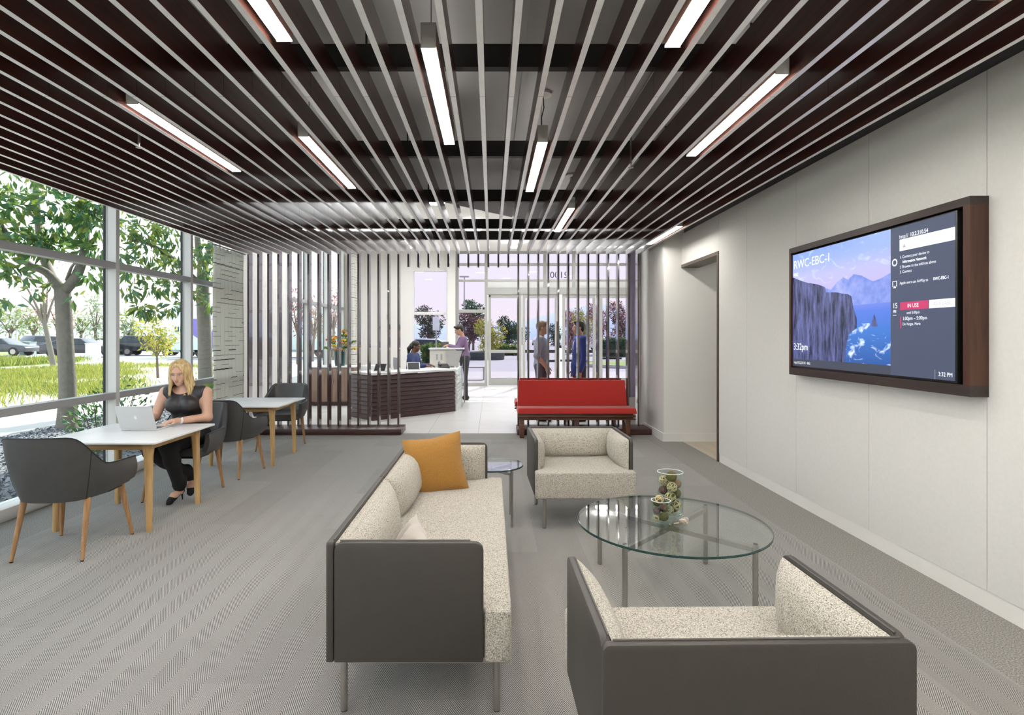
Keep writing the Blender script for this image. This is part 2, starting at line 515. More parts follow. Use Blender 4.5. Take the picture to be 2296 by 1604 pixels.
M_hallfloor = wood('beige_hall_floor', (0.52, 0.44, 0.34), (0.60, 0.52, 0.42), .5, 'y', 5)
struct(MB().box(2.64, 4.6, 5.6, 7.8, -0.06, 0.0).build('floor', M_hallfloor))

# ---- ceiling deck, slats, beams
ce = struct(MB().prism([(-3.95, -4.0), (2.8, -4.0), (4.6, 5.6), (4.6, 8.9), (1.2, 8.63), (-1.2, 6.23), (-3.95, 6.23)], DECK, DECK + 0.06).build('ceiling', M_deck))
# deck seams as ribs
for xs in (-3.0, -2.2, -1.4, -0.6, 0.2, 1.0, 1.8):
    box('deck_joint', xs-0.012, xs+0.012, -3.9, 6.2 if xs < -1.2 else 7.3 + min(xs, 1.0), DECK-0.012, DECK+0.001, M_deck, ce)
struct(MB().box(-4.0, 4.3, 5.9, 16.6, 3.95, 4.05).build('ceiling', M_lobbyceil))
fa = MB()
fa.prism([(-3.95, 6.23), (-1.2, 6.23), (1.2, 8.63), (4.3, 8.9), (4.3, 8.8), (1.24, 8.53), (-1.16, 6.13), (-3.95, 6.13)], DECK+0.06, 3.96)
struct(fa.build('trim_1', M_wall))
segs = ((0.0, 2.965), (2.965, 5.93), (5.93, PY + 0.13))
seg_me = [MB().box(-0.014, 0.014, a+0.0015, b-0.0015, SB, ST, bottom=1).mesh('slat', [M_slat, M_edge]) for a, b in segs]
KS = list(range(-24, 16))
for k in KS:
    for me in seg_me:
        link_mesh('slat', me, ce, (S0 + SP*k, 0, 0))
stub_me = MB().box(-0.014, 0.014, PY, PY+0.13, 2.51, SB-0.001).mesh('slat_return', [M_post])
sr = empty('trim_2'); struct(sr)
for k in range(-8, 3):
    link_mesh('slat_return', stub_me, sr, (S0 + SP*k, 0, 0))
for yb in (0.02, 1.46, 2.91, 4.35, 5.80, 7.24, 8.07):
    box('cross_beam', -3.75, 2.47, yb, yb+0.05, ST, ST+0.12, M_beam, ce)
for xh in (-2.6, -0.65, 1.35):
    for yb in (1.46, 2.91, 4.35, 5.80):
        MB().cyl(xh, yb+0.025, ST+0.12, DECK, 0.006, 6).build('hanger_rod', M_beam, ce)

# ---- right wall
wr = struct(MB().box(2.66, 2.80, -4.0, 6.55, 0.0, DECK).build('wall_right', M_soffit))
seams = [-4.0, -2.65, -1.70, -0.76, 0.18, 1.12, 2.058, 2.997, 3.936, 4.875, 5.814, 6.53]
for a, b in zip(seams[:-1], seams[1:]):
    box('wall_panel', 2.63, 2.66, a+0.002, b-0.002, 0.10, 2.865, M_panel, wr)
box('wall_panel', 2.63, 2.66, 6.532, 7.80, 2.44, 2.865, M_panel, wr)
box('wall_header', 2.66, 2.80, 6.55, 7.80, 2.44, DECK, M_soffit, wr)
struct(box('baseboard_right', 2.634, 2.66, -4.0, 6.53, 0.0, 0.10, M_base))
# bronze opening in the right wall
tr = empty('door_1'); struct(tr)
box('header', 2.62, 2.86, 6.53, 7.80, 2.40, 2.44, M_bronze, tr)
box('jamb', 2.62, 2.86, 6.53, 6.57, 0.0, 2.40, M_bronze, tr)
box('strike_plate', 2.855, 2.862, 6.571, 6.574, 0.95, 1.12, M_black, tr)
for z0, z1 in ((0.12, 0.30), (1.25, 1.6), (1.66, 1.78)):
    box('hinge', 2.80, 2.862, 6.570, 6.576, z0, z1, M_black, tr)
# hall behind the opening
wf = struct(MB().box(2.38, 4.7, 7.80, 7.95, 0.0, DECK).build('wall_hall', M_wall))
struct(MB().box(4.6, 4.7, 5.5, 7.8, 0.0, DECK).build('wall_hall_side', M_wall))
struct(MB().box(2.80, 4.7, 5.5, 5.6, 0.0, DECK).build('wall_hall_near', M_wall))
struct(box('baseboard_hall', 2.364, 4.6, 7.784, 7.80, 0.0, 0.115, M_base))
# wall return beside the screen
struct(MB().box(2.38, 2.52, 7.95, 9.05, 0.0, 3.95).build('wall_return', M_wall))
struct(box('baseboard_return', 2.364, 2.38, 7.80, 8.80, 0.0, 0.115, M_base))
struct(MB().box(2.20, 4.3, 9.05, 9.17, 0.0, 3.95).build('wall_lobby_near', M_wall))
struct(MB().box(4.2, 4.32, 9.17, 16.6, 0.0, 3.95).build('wall_lobby_right', M_wall))
struct(MB().box(-4.1, 2.8, -4.15, -4.0, 0.0, DECK).build('wall_back', M_wall))

# ---- left: lounge curtain wall
def window_wall(name, X, ys, z_top, transoms, zsill, y0, y1, mat=M_aluw, depth=0.12, w=0.055):
    w_ = empty(name); struct(w_)
    for y in ys:
        box('mullion', X-depth, X, y, y+w, 0.0, z_top, mat, w_)
        box('gasket', X-depth-0.006, X-depth+0.012, y-0.014, y, zsill, z_top, M_gasket, w_)
    edges = [y0] + list(ys) + [y1]
    prev = y0
    for i, y in enumerate(list(ys) + [y1]):
        a = prev
        b = y
        if b - a > 0.1:
            for z in transoms:
                box('transom', X-depth+0.02, X-0.002, a, b, z-0.033, z+0.033, M_alu, w_)
            lev = [zsill] + list(transoms) + [z_top]
            for q in range(len(lev)-1):
                za = lev[q] + (0.033 if q else 0); zb = lev[q+1] - 0.033
                box('pane', X-depth+0.028, X-depth+0.036, a, b, za, zb, M_win, w_)
        prev = y + w
    box('sill', X-depth-0.03, X+0.045, y0, y1, 0.0, zsill, mat, w_, bevel=0.006)
    return w_
window_wall('window_1', WX0, [-2.85, -1.41, 0.03, 1.47, 2.91, 4.35, 5.79, 7.23], 3.02, (0.845, 2.177), 0.10, -4.0, 8.67)
struct(MB().box(-3.99, -3.85, -4.0, 8.67, 3.02, 3.95).build('wall_left', M_wall))
struct(MB().box(-3.99, -3.85, 8.67, 10.55, 0.0, 3.95).build('wall_left', M_wall))
window_wall('window_2', WX0, [10.55, 11.95, 13.35, 14.70], 3.92, (0.30, 2.177), 0.10, 10.55, 14.75, depth=.13, w=.09)
struct(MB().box(-3.99, -3.85, 14.75, 16.6, 0.0, 3.95).build('wall_left', M_wall))

# ---- lobby front: white wall, fixed window, storefront with doors
YF = 16.5
struct(MB().box(-3.99, -2.31, YF, YF+0.15, 0.0, 3.95).build('wall_front', M_wall))
struct(MB().box(-1.277, -1.05, YF-0.12, YF+0.15, 0.0, 3.95).build('wall_front_column', M_wall))
w3 = empty('window_3'); struct(w3)
for z0, z1 in ((0.0, 0.35), (2.09, 2.17), (3.36, 3.95)):
    box('transom', -2.31, -1.277, YF, YF+0.12, z0, z1, M_wall if z1 > 3.5 or z0 < .1 else M_aluw, w3)
box('mullion', -2.31, -2.27, YF-.004, YF+0.116, 0.35, 3.36, M_aluw, w3)
box('mullion', -1.317, -1.277, YF-.004, YF+0.116, 0.35, 3.36, M_aluw, w3)
box('pane', -2.27, -1.317, YF+0.05, YF+0.058, 0.35, 2.09, M_store, w3)
box('pane', -2.27, -1.317, YF+0.05, YF+0.058, 2.17, 3.36, M_store, w3)
w4 = empty('window_4'); struct(w4)
M_sf = pm('storefront_frame', (0.40, 0.40, 0.375), .45, .1, var=.03)
for xm, zb in ((-1.05, 0), (-0.20, 0), (1.52, 2.88), (2.37, 2.88), (4.10, 0)):
    box('mullion', xm, xm+0.09, YF, YF+0.13, zb, 3.92, M_sf, w4)
for x0, x1, z0, z1 in ((-0.96, -0.20, 0.0, 0.10), (-0.96, -0.20, 2.15, 2.24), (-0.96, -0.20, 3.06, 3.12), (-0.96, -0.20, 3.53, 3.60),
                       (-0.11, 1.52, 3.06, 3.12), (1.61, 2.37, 3.06, 3.12), (2.46, 4.1, 3.06, 3.12),
                       (-0.11, 1.52, 3.53, 3.60), (1.61, 2.37, 3.53, 3.60), (2.46, 4.1, 3.53, 3.60), (-1.05, 4.19, 3.88, 3.95)):
    box('transom', x0, x1, YF+0.01, YF+0.12, z0, z1, M_sf, w4)
for x0, x1, z0, z1 in ((-0.96, -0.20, 0.10, 2.15), (-0.96, -0.20, 2.24, 3.06), (-0.96, -0.20, 3.12, 3.53), (-0.96, -0.20, 3.6, 3.88),
                       (-0.11, 1.52, 3.12, 3.53), (1.61, 2.37, 3.12, 3.53), (2.46, 4.1, 3.12, 3.53),
                       (-0.11, 1.52, 3.6, 3.88), (1.61, 2.37, 3.6, 3.88), (2.46, 4.1, 3.6, 3.88)):
    box('pane', x0, x1, YF+0.06, YF+0.068, z0, z1, M_store, w4)
d2 = empty('door_2'); struct(d2)
box('header', -0.11, 4.10, YF-0.03, YF+0.16, 2.68, 2.88, M_sf, d2)
box('light_strip', -0.11, 4.10, YF+0.03, YF+0.10, 2.88, 3.06, M_aluw, d2)
for x0, x1 in ((-0.10, 0.885), (0.90, 1.94), (2.07, 3.05), (3.16, 4.09)):
    lf = empty('door_leaf', parent=d2)
    for a, b in ((x0, x0+0.085), (x1-0.085, x1)):
        box('stile', a, b, YF+0.01, YF+0.06, 0.01, 2.68, M_sf, lf)
    for z0, z1, mm in ((0.01, 0.24, M_sf), (0.97, 1.06, M_sf if x0 < .5 else M_gasket), (2.58, 2.68, M_sf)):
        box('rail', x0+0.085, x1-0.085, YF+0.012, YF+0.058, z0, z1, mm, lf)
    box('pane', x0+0.085, x1-0.085, YF+0.03, YF+0.038, 0.24, 0.97, M_store, lf)
    box('pane', x0+0.085, x1-0.085, YF+0.03, YF+0.038, 1.06, 2.58, M_store, lf)
MB().ball((-0.05, YF-0.04, 2.63), 0.03, 8, 6).build('door_sensor', M_black, d2)
M_number = pm('grey_numeral', (0.42, 0.45, 0.48), .5)
me = text_mesh('2100', 0.27, M_number, 'door_number', align='CENTER')
me.transform(Matrix(((-1, 0, 0, 0), (0, 0, 1, 0), (0, 1, 0, 0), (0, 0, 0, 1))))
link_mesh('door_number', me, w4, (1.985, YF+0.075, 3.17))
# starburst decal on the door glass
mb = MB()
for i in range(14):
    a = 2*PI*i/14; r0, r1 = .04, .12 + .04*(i % 2)
    c, s = math.cos(a), math.sin(a)
    mb.hexa([(c*r0-s*.004, 0, s*r0+c*.004), (c*r1, 0, s*r1), (c*r1, .002, s*r1), (c*r0-s*.004, .002, s*r0+c*.004),
             (c*r0+s*.004, 0, s*r0-c*.004), (c*r1+.001, 0, s*r1), (c*r1+.001, .002, s*r1), (c*r0+s*.004, .002, s*r0-c*.004)])
mb.build('starburst_decal', M_logo, d2, loc=(3.33, YF+0.026, 1.43))

# ---- slat screens
def screen(name, label, ks, x0, x1):
    s = empty(name, ((x0+x1)/2, PY, 0), 0, label, 'screen')
    ox = (x0+x1)/2
    box('base', x0-ox, x1-ox, -0.29, 0.16, 0.0, 0.085, M_walnut_dark, s, bevel=0.004)
    pme = MB().box(-0.014, 0.014, 0.0, 0.13, 0.085, SB-0.001).mesh('post', [M_post], bevel=.002, segs=1)
    for k in ks:
        link_mesh('post', pme, s, (S0 + SP*k - ox, 0, 0))
M_walnut_dark = wood('dark_base', (0.045, 0.018, 0.016), (0.09, 0.036, 0.030), .35, 'x', 8)
screen('slat_screen', 'tall dark wooden slat screen beside the curtain and the reception desk', range(-24, -8), -3.718, -1.33)
screen('slat_screen', 'tall dark wooden slat screen rising behind the red bench', range(3, 16), 0.38, 2.36)
# lavender banner at the end of the wall
bn = empty('wall_banner', (2.275, 9.03, 0), 0, 'tall narrow lavender banner hanging on white wall end behind slat screen', 'banner')
M_lav = pm('lavender_print', (0.40, 0.36, 0.52), .6, var=.35, vscale=2.2)
box('panel', -0.06, 0.055, -0.012, 0.015, 0.49, 2.95, M_lav, bn)
box('frame', -0.072, -0.06, -0.02, 0.018, 0.48, 2.96, M_black, bn)

# =================================================================== CEILING LIGHTS
def lamp_between(k, y0, y1, label, cable=False):
    X = S0 + SP*k
    t = empty('ceiling_light', (X, (y0+y1)/2, SB), 0, label, 'ceiling light', 'linear lights between the slats')
    h = (y1-y0)/2
    w = 0.034
    m = MB(); m.box(-w, w, -h, h, 0.022, 0.115)
    m.box(-w, -w+0.003, -h, h, 0.010, 0.022); m.box(w-0.003, w, -h, h, 0.010, 0.022)
    m.box(-w, w, -h, -h+0.003, 0.004, 0.022); m.box(-w, w, h-0.003, h, 0.004, 0.022)
    m.build('housing', M_lamph, t)
    box('diffuser', -w+0.004, w-0.004, -h+0.004, h-0.004, 0.005, 0.0218, M_lamp, t)
    box('fill_glow', -w+0.008, w-0.008, -h+0.03, h-0.03, 0.115, 0.118, M_deck_fill, t)  # glowing top added to brighten the deck above
    for s in (-1, 1):
        MB().tube([(0, s*(h-0.12), 0.118), (0.0, s*(h-0.12), DECK-SB)], 0.003, 6).build('suspension_cable', M_steel, t)
    if cable:
        MB().lathe([(0.001, 0), (0.055, 0.0), (0.06, -0.02), (0.001, -0.028)], 16, (0.01, -h+0.10, DECK-SB-0.0)).build('canopy', M_lamph, t)
        MB().tube([(0.01, -h+0.10, DECK-SB-0.02), (0.02, -h+0.13, 0.28), (0.0, -h+0.09, 0.2), (0.005, -h+0.12, 0.115)], 0.004, 6).build('power_cord', M_black, t)
    return t
lamp_between(-5.5, 1.17, 2.42, 'bright linear ceiling light between slats nearest the first black cross beam, window side')
lamp_between(-12.5, 3.07, 4.33, 'bright linear ceiling light over the table with the laptop')
lamp_between(-7.5, 3.57, 4.82, 'bright linear ceiling light above the carpet between laptop table and sofa')
lamp_between(-1.5, 2.47, 3.72, 'bright linear ceiling light directly above the cream sofa')
lamp_between(2.5, 3.67, 4.93, 'bright linear ceiling light with power cord above the armchair facing the sofa end', True)
lamp_between(5.5, 1.22, 2.47, 'bright linear ceiling light above the armchair seen from behind')
lamp_between(9.5, 2.72, 3.96, 'bright linear ceiling light over the carpet beside the wall display')
lamp_between(5.5, 5.56, 6.81, 'bright linear ceiling light nearer the red bench', True)
lamp_between(14.5, 6.48, 7.75, 'bright linear ceiling light in the last gap, beside the bronze doorway')
lamp_between(12.5, 0.87, 2.12, 'bright linear ceiling light by the white wall, ahead of the wall display')
for k, y in ((-18.5, 0.4), (-9.5, -0.9), (-1.5, -0.4), (5.5, -1.5), (-14.5, -2.6), (-5.5, -2.6), (1.5, -2.9), (10.5, -1.0), (-18.5, -2.0), (10.5, -3.0)):  # out-of-view lamps added to raise the lounge brightness
    lamp_between(k, y, y+1.25, 'unseen linear fill light added toward the back wall of the lounge')
# sprinkler heads
for X, Y, lb in ((S0+SP*-14.5, 3.62, 'small sprinkler head hanging below the slats, window side'), (S0+SP*9.5-0.4, 4.05, 'small sprinkler head between slats near the wall display')):
    sp_ = empty('sprinkler', (X, Y, SB), 0, lb, 'sprinkler')
    MB().cyl(0, 0, -0.02, DECK-SB, 0.008, 8).build('pipe', M_steel, sp_)
    MB().lathe([(0.001, -0.05), (0.02, -0.05), (0.02, -0.046), (0.004, -0.044), (0.006, -0.02), (0.001, -0.018)], 10).build('deflector', M_steel, sp_)
# smoke detectors seen through slats
# disc lamps added to brighten the lobby and its ceiling
for X, Y in ((-2.6, 9.9), (-1.0, 9.9), (0.6, 10.3), (-2.6, 12.6), (-0.4, 12.4), (1.5, 12.6), (3.0, 11.2), (-2.2, 14.8), (0.6, 14.8), (2.9, 14.8)):
    t = empty('fill_disc', (X, Y, 3.95), 0, 'added fill disc hung below the cream lobby ceiling', 'ceiling light', 'added lobby fill discs')
    MB().lathe([(0.001, -0.15), (0.20, -0.15), (0.20, -0.13), (0.001, -0.13)], 20).build('housing', M_lamph, t)
    MB().lathe([(0.001, -0.154), (0.18, -0.154), (0.18, -0.15), (0.001, -0.15)], 20).build('diffuser', M_lobby_fill, t)
    MB().lathe([(0.001, -0.13), (0.18, -0.13), (0.18, -0.126), (0.001, -0.126)], 20).build('fill_glow', M_lobby_fill_up, t)
    MB().cyl(0, 0, -0.126, 0, 0.012, 8).build('stem', M_lamph, t)
t = empty('fill_downlight', (3.6, 6.9, DECK), 0, 'unseen added downlight in the hall ceiling beyond the bronze doorway', 'ceiling light')  # lamp added to light the hall, out of view
MB().lathe([(0.001, -0.012), (0.10, -0.012), (0.11, -0.002), (0.001, -0.002)], 20).build('trim_ring', M_lamph, t)
MB().lathe([(0.001, -0.016), (0.09, -0.016), (0.09, -0.012), (0.001, -0.012)], 20).build('diffuser', M_lamp, t)

# =================================================================== LOUNGE FURNITURE
def rrect(x0, x1, y0, y1, r, n=5):
    pts = []
    for cx, cy, a0 in ((x1-r, y1-r, 0), (x0+r, y1-r, 90), (x0+r, y0+r, 180), (x1-r, y0+r, 270)):
        for i in range(n+1):
            a = math.radians(a0 + 90*i/n)
            pts.append((cx+r*math.cos(a), cy+r*math.sin(a)))
    return pts

def panel_mesh(w, h, t, r=0.03):
    """leather panel standing in x-z, thickness along y, rounded top corners"""
    pts = []
    for i in range(6):
        a = math.radians(90*i/5); pts.append((w/2-r+r*math.cos(a), h-r+r*math.sin(a)))
    for i in range(6):
        a = math.radians(90+90*i/5); pts.append((-w/2+r+r*math.cos(a), h-r+r*math.sin(a)))
    pts += [(-w/2, 0.0), (w/2, 0.0)]
    return MB().prism(pts, -t/2, t/2, 'y')

def puff(x0, x1, y0, y1, z0, z1, bev, bulge, axis, n=10):
    """upholstered cushion block: rounded box whose face swells along axis"""
    m = MB().box(x0, x1, y0, y1, z0, z1)
    return m

def cushion_grid(u0, u1, v0, v1, depth, fn, nu=14, nv=8):
    """closed slab: back plane at 0, front given by fn(s,t)*depth; returns grid of (u,v,w)"""
    F = [[(u0+(u1-u0)*i/nu, v0+(v1-v0)*j/nv, depth*fn(i/nu, j/nv)) for i in range(nu+1)] for j in range(nv+1)]
    return F

def pad(parent, name, mat, frame, w, h, depth, p=0.35):
    """soft pad: frame(u,v,d)->xyz; swells to depth in the middle, tight at the rim"""
    nu, nv = 16, 10
    m = MB(); vs = []; fs = []
    def sw(t): return (1-abs(2*t-1)**3.2)**p if 0 < t < 1 else 0.0
    for j in range(nv+1):
        for i in range(nu+1):
            s, t = i/nu, j/nv
            # cosine spacing near the rim
            s2 = .5-.5*math.cos(PI*s); t2 = .5-.5*math.cos(PI*t)
            d = depth*sw(s2)*sw(t2)
            vs.append(frame(w*s2, h*t2, d))
    for j in range(nv):
        for i in range(nu):
            a = j*(nu+1)+i
            fs.append((a, a+1, a+nu+2, a+nu+1))
    # back plate
    n0 = len(vs)
    vs += [frame(0, 0, -0.002), frame(w, 0, -0.002), frame(w, h, -0.002), frame(0, h, -0.002)]
    fs.append((n0+3, n0+2, n0+1, n0))
    m.add(vs, fs)
    o = m.build(name, mat, parent, smooth=60)
    return o

def lounge_seat(name, label, cat, loc, rz, W, D=0.60, lip=0.10, zt=0.67, zs=0.43, n_back=1, group=None):
    """faces +y; panels from y=-D/2 to +D/2, seat lip in front"""
    t = empty(name, loc, rz, label, cat, group)
    th, zb = 0.028, 0.235
    h = zt - zb
    # outer leather panels
    if n_back == 1:
        o = panel_mesh(W, h, th, .02).build('back_panel', M_leather, t, smooth=40, bevel=.006)
        o.location = (0, -D/2+th/2, zb)
    else:
        for i in range(n_back):
            w = W/n_back
            o = panel_mesh(w-0.002, h, th, .012).build('back_panel', M_leather, t, smooth=40, bevel=.006)
            o.location = (-W/2+w*(i+.5), -D/2+th/2, zb)
    for s in (-1, 1):
        o = panel_mesh(D-th-0.002, h, th, .035).build('arm_panel', M_leather, t, smooth=40, bevel=.006)
        o.rotation_euler = (0, 0, PI/2)
        o.location = (s*(W/2-th/2), th/2+0.001, zb)
        # stitched welt along the top of the panel
        MB().tube([(s*(W/2-th+0.004), -D/2+th+.02, zt+0.001), (s*(W/2-th+0.004), D/2-.05, zt+0.001)], 0.003, 6).build('welt', M_piping, t)
    MB().tube([(-W/2+.03, -D/2+th-.004, zt+0.001), (W/2-.03, -D/2+th-.004, zt+0.001)], 0.003, 6).build('welt', M_piping, t)
    # seat: T shaped in plan, thick and rounded
    xi = W/2-th-0.004; xo = W/2-0.004; yf = D/2+0.004; yl = D/2+lip; yb = -D/2+th+.01
    seat = MB().prism([(-xi, yb), (xi, yb), (xi, yf), (xo, yf), (xo, yl), (-xo, yl), (-xo, yf), (-xi, yf)], zb-0.005, zs)
    seat.build('seat_cushion', M_boucle, t, smooth=60, bevel=.045, segs=5)
    # back pads
    wb = (2*xi)/n_back
    lean = 0.05
    for i in range(n_back):
        x0 = -xi + wb*i
        def fr(u, v, d, x0=x0):
            k = v/(zt-0.012-(zs-0.02))
            return (x0+u, -D/2+th+0.001+d*(1.0-.30*k), zs-0.02+v)
        pad(t, 'back_cushion', M_boucle, fr, wb-0.001, zt-0.012-(zs-0.02), 0.15, .42)
    # arm pads
    for s in (-1, 1):
        def fa(u, v, d, s=s):
            return (s*(xi-d), (-D/2+th+0.10+u) if s > 0 else (D/2-0.02-u), zs-0.03+v)
        if s > 0:
            def fa(u, v, d): return (xi-d, D/2-0.015-u, zs-0.03+v)
        else:
            def fa(u, v, d): return (-xi+d, -D/2+th+u, zs-0.03+v)
        pad(t, 'arm_cushion', M_boucle, fa, D-th-0.015, zt-0.012-(zs-0.03), 0.075, .5)
    # legs and under-frame
    lx = W/2-0.075; ly0, ly1 = -D/2+0.045, D/2+lip-0.055
    if W > 1.2: lx = W/2-0.09
    for sx in (-1, 1):
        for y in (ly0, ly1):
            lg = MB().cyl(sx*lx, y, 0.004, zb+0.0, 0.0145, 14).build('leg', M_steel, t, smooth=40)
            MB().cyl(sx*lx, y, 0.0, 0.004, 0.013, 12).build('glide', M_rubber, lg)
        box('under_rail', sx*lx-0.012, sx*lx+0.012, ly0+0.014, ly1-0.014, zb-0.045, zb-0.006, M_steel, t)
    box('under_rail', -lx+0.013, lx-0.013, -0.02, 0.02, zb-0.045, zb-0.006, M_steel, t)
    return t

# sofa: back toward -x (rotated so that it faces +x); panels X -0.617..-0.03, Y 2.10..4.10
sofa = lounge_seat('sofa', 'long cream boucle sofa with dark taupe leather outer panels', 'sofa',
                   (-0.3235, 3.10, 0), -PI/2, 2.0, D=0.587, lip=0.105, zt=0.682, n_back=2)
lounge_seat('armchair', 'cream boucle armchair with its seat toward the glass table, nearest the red bench', 'armchair',
            (0.70, 4.635, 0), PI+math.radians(1.5), 0.765, D=0.61, lip=0.10, zt=0.665, group='boucle armchairs')
lounge_seat('armchair', 'cream boucle armchair seen from its dark leather back, in front of the glass table', 'armchair',
            (0.683, 1.745, 0), math.radians(1.0), 0.81, D=0.61, lip=0.09, zt=0.665, group='boucle armchairs')

# ---- pillows
def pillow(name, label, loc, rot, w, h, d, mat, seam=True, crease=0.0):
    m = MB(); n = 14; vs = []; fs = []
    for side in (1, -1):
        for j in range(n+1):
            for i in range(n+1):
                s, t = 2*i/n-1, 2*j/n-1
                k = (1-abs(s)**2.6)*(1-abs(t)**2.6)
                pin = 1-0.10*(1-abs(s))*(abs(t)**2); pin2 = 1-0.10*(1-abs(t))*(abs(s)**2)
                cr = crease*math.sin(7*s+3*t)*k*.02
                vs.append((s*w/2*pin2, side*(d/2*max(k, 0)**.55+cr), t*h/2*pin))
    q = (n+1)*(n+1)
    for j in range(n):
        for i in range(n):
            a = j*(n+1)+i
            fs.append((a, a+1, a+n+2, a+n+1)[::-1]); fs.append((q+a, q+a+1, q+a+n+2, q+a+n+1))
    m.add(vs, fs)
    o = m.build(name, mat, None, smooth=50, weld=.0005)
    o.location = loc; o.rotation_euler = rot
    tag(o, label, 'pillow')
    return o
pillow('throw_pillow', 'mustard orange woven square throw pillow in the far sofa corner', (-0.375, 3.79, 0.585), (math.radians(-14), math.radians(-7), math.radians(14)), 0.40, 0.40, 0.13, M_mustard)
pillow('throw_pillow', 'small beige velvet throw pillow leaning on the sofa back, half hidden by the arm', (-0.36, 2.50, 0.490), (math.radians(-24), math.radians(8), math.radians(-72)), 0.30, 0.25, 0.11, M_taupe_fabric, crease=1.0)

# ---- round glass coffee table
def ring_of(prof, n):
    m = MB(); P = len(prof)
    vs = [(r*math.cos(2*PI*k/n), r*math.sin(2*PI*k/n), z) for k in range(n) for r, z in prof]
    fs = [(k*P+i, ((k+1) % n)*P+i, ((k+1) % n)*P+(i+1) % P, k*P+(i+1) % P) for k in range(n) for i in range(P)]
    return m.add(vs, fs)
def glass_table(name, label, loc, r, z, legs, leg_r, cross=True):
    t = empty(name, loc, 0, label, 'table')
    tp = MB().lathe([(0.0005, z-0.012), (r-0.003, z-0.012), (r-0.003, z), (0.0005, z)], 72).build('glass_top', M_tabletop_glass, t, smooth=30)
    ring_of([(r-0.0035, z-0.012), (r-0.0005, z-0.011), (r, z-0.006), (r-0.0005, z-0.001), (r-0.0035, z)], 96).build('glass_edge', M_glassedge, tp, smooth=30)
    for x, y in legs:
        lg = MB().cyl(x, y, 0.003, z-0.016, leg_r, 14).build('leg', M_steel, t, smooth=40)
        MB().cyl(x, y, z-0.016, z-0.012, leg_r*.8, 12).build('pad', M_rubber, lg)
    if cross:
        for (a, b), zz in (((0, 3), z-0.045), ((1, 2), z-0.045)):
            p, q = Vector((*legs[a], zz)), Vector((*legs[b], zz))
            d = (q-p).normalized(); nrm = Vector((-d.y, d.x, 0))*.009
            p = p+d*leg_r; q = q-d*leg_r
            if a == 1: 
                mid = (p+q)/2
            m = MB(); zt_ = 0.012
            m.hexa([tuple(p-nrm+Vector((0,0,-zt_))), tuple(p+nrm+Vector((0,0,-zt_))), tuple(q+nrm+Vector((0,0,-zt_))), tuple(q-nrm+Vector((0,0,-zt_))),
                    tuple(p-nrm+Vector((0,0,zt_))), tuple(p+nrm+Vector((0,0,zt_))), tuple(q+nrm+Vector((0,0,zt_))), tuple(q-nrm+Vector((0,0,zt_)))])
            m.build('cross_rail', M_steel, t)
    return t
CT = (1.03, 3.24)
glass_table('glass_coffee_table', 'round clear glass coffee table on four steel legs', (CT[0], CT[1], 0), 0.53, 0.39,
            [(-0.34, -0.32), (0.335, -0.32), (-0.34, 0.36), (0.335, 0.36)], 0.0145)
glass_table('glass_side_table', 'small round glass side table at the far end of the sofa', (0.0, 4.44, 0), 0.25, 0.45,
            [(-0.155, -0.155), (0.155, -0.155), (-0.155, 0.155), (0.155, 0.155)], 0.011)

# ---- vases with decorative balls
def vase(label, X, Y, z, r, h):
    th = 0.004
    o = MB().lathe([(0.0005, 0), (r-.004, 0), (r, .004), (r, h-.001), (r-th/2, h), (r-th, h-.001), (r-th, .016), (r-th-.006, .012), (0.0005, .012)], 40).build('glass_vase', M_clear, None, smooth=35)
    o.location = (X, Y, z)
    ring_of([(r-th-.0005, h-.0015), (r-th-.0005, h+.001), (r+.0005, h+.001), (r+.0005, h-.0015)], 40).build('rim', M_white_rim, o, smooth=35)
    tag(o, label, 'vase')
    return o
M_white_rim = pm('bright_glass_rim', (0.78, 0.84, 0.82), .1, spec=.8)
M_vine = pm('pale_vine', (0.62, 0.52, 0.30), .7, var=.2, vscale=60)
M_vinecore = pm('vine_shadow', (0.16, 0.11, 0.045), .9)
M_moss = pm('olive_moss', (0.15, 0.125, 0.028), .95, var=.4, vscale=90, bump=.8, bscale=260)
M_pod = pm('brown_pod', (0.13, 0.055, 0.05), .6, var=.4, vscale=50, bump=.5, bscale=120)
M_bark = pm('tan_bark_ball', (0.30, 0.17, 0.09), .8, var=.3, vscale=60, bump=.6, bscale=160)
rnd = random.Random(3)
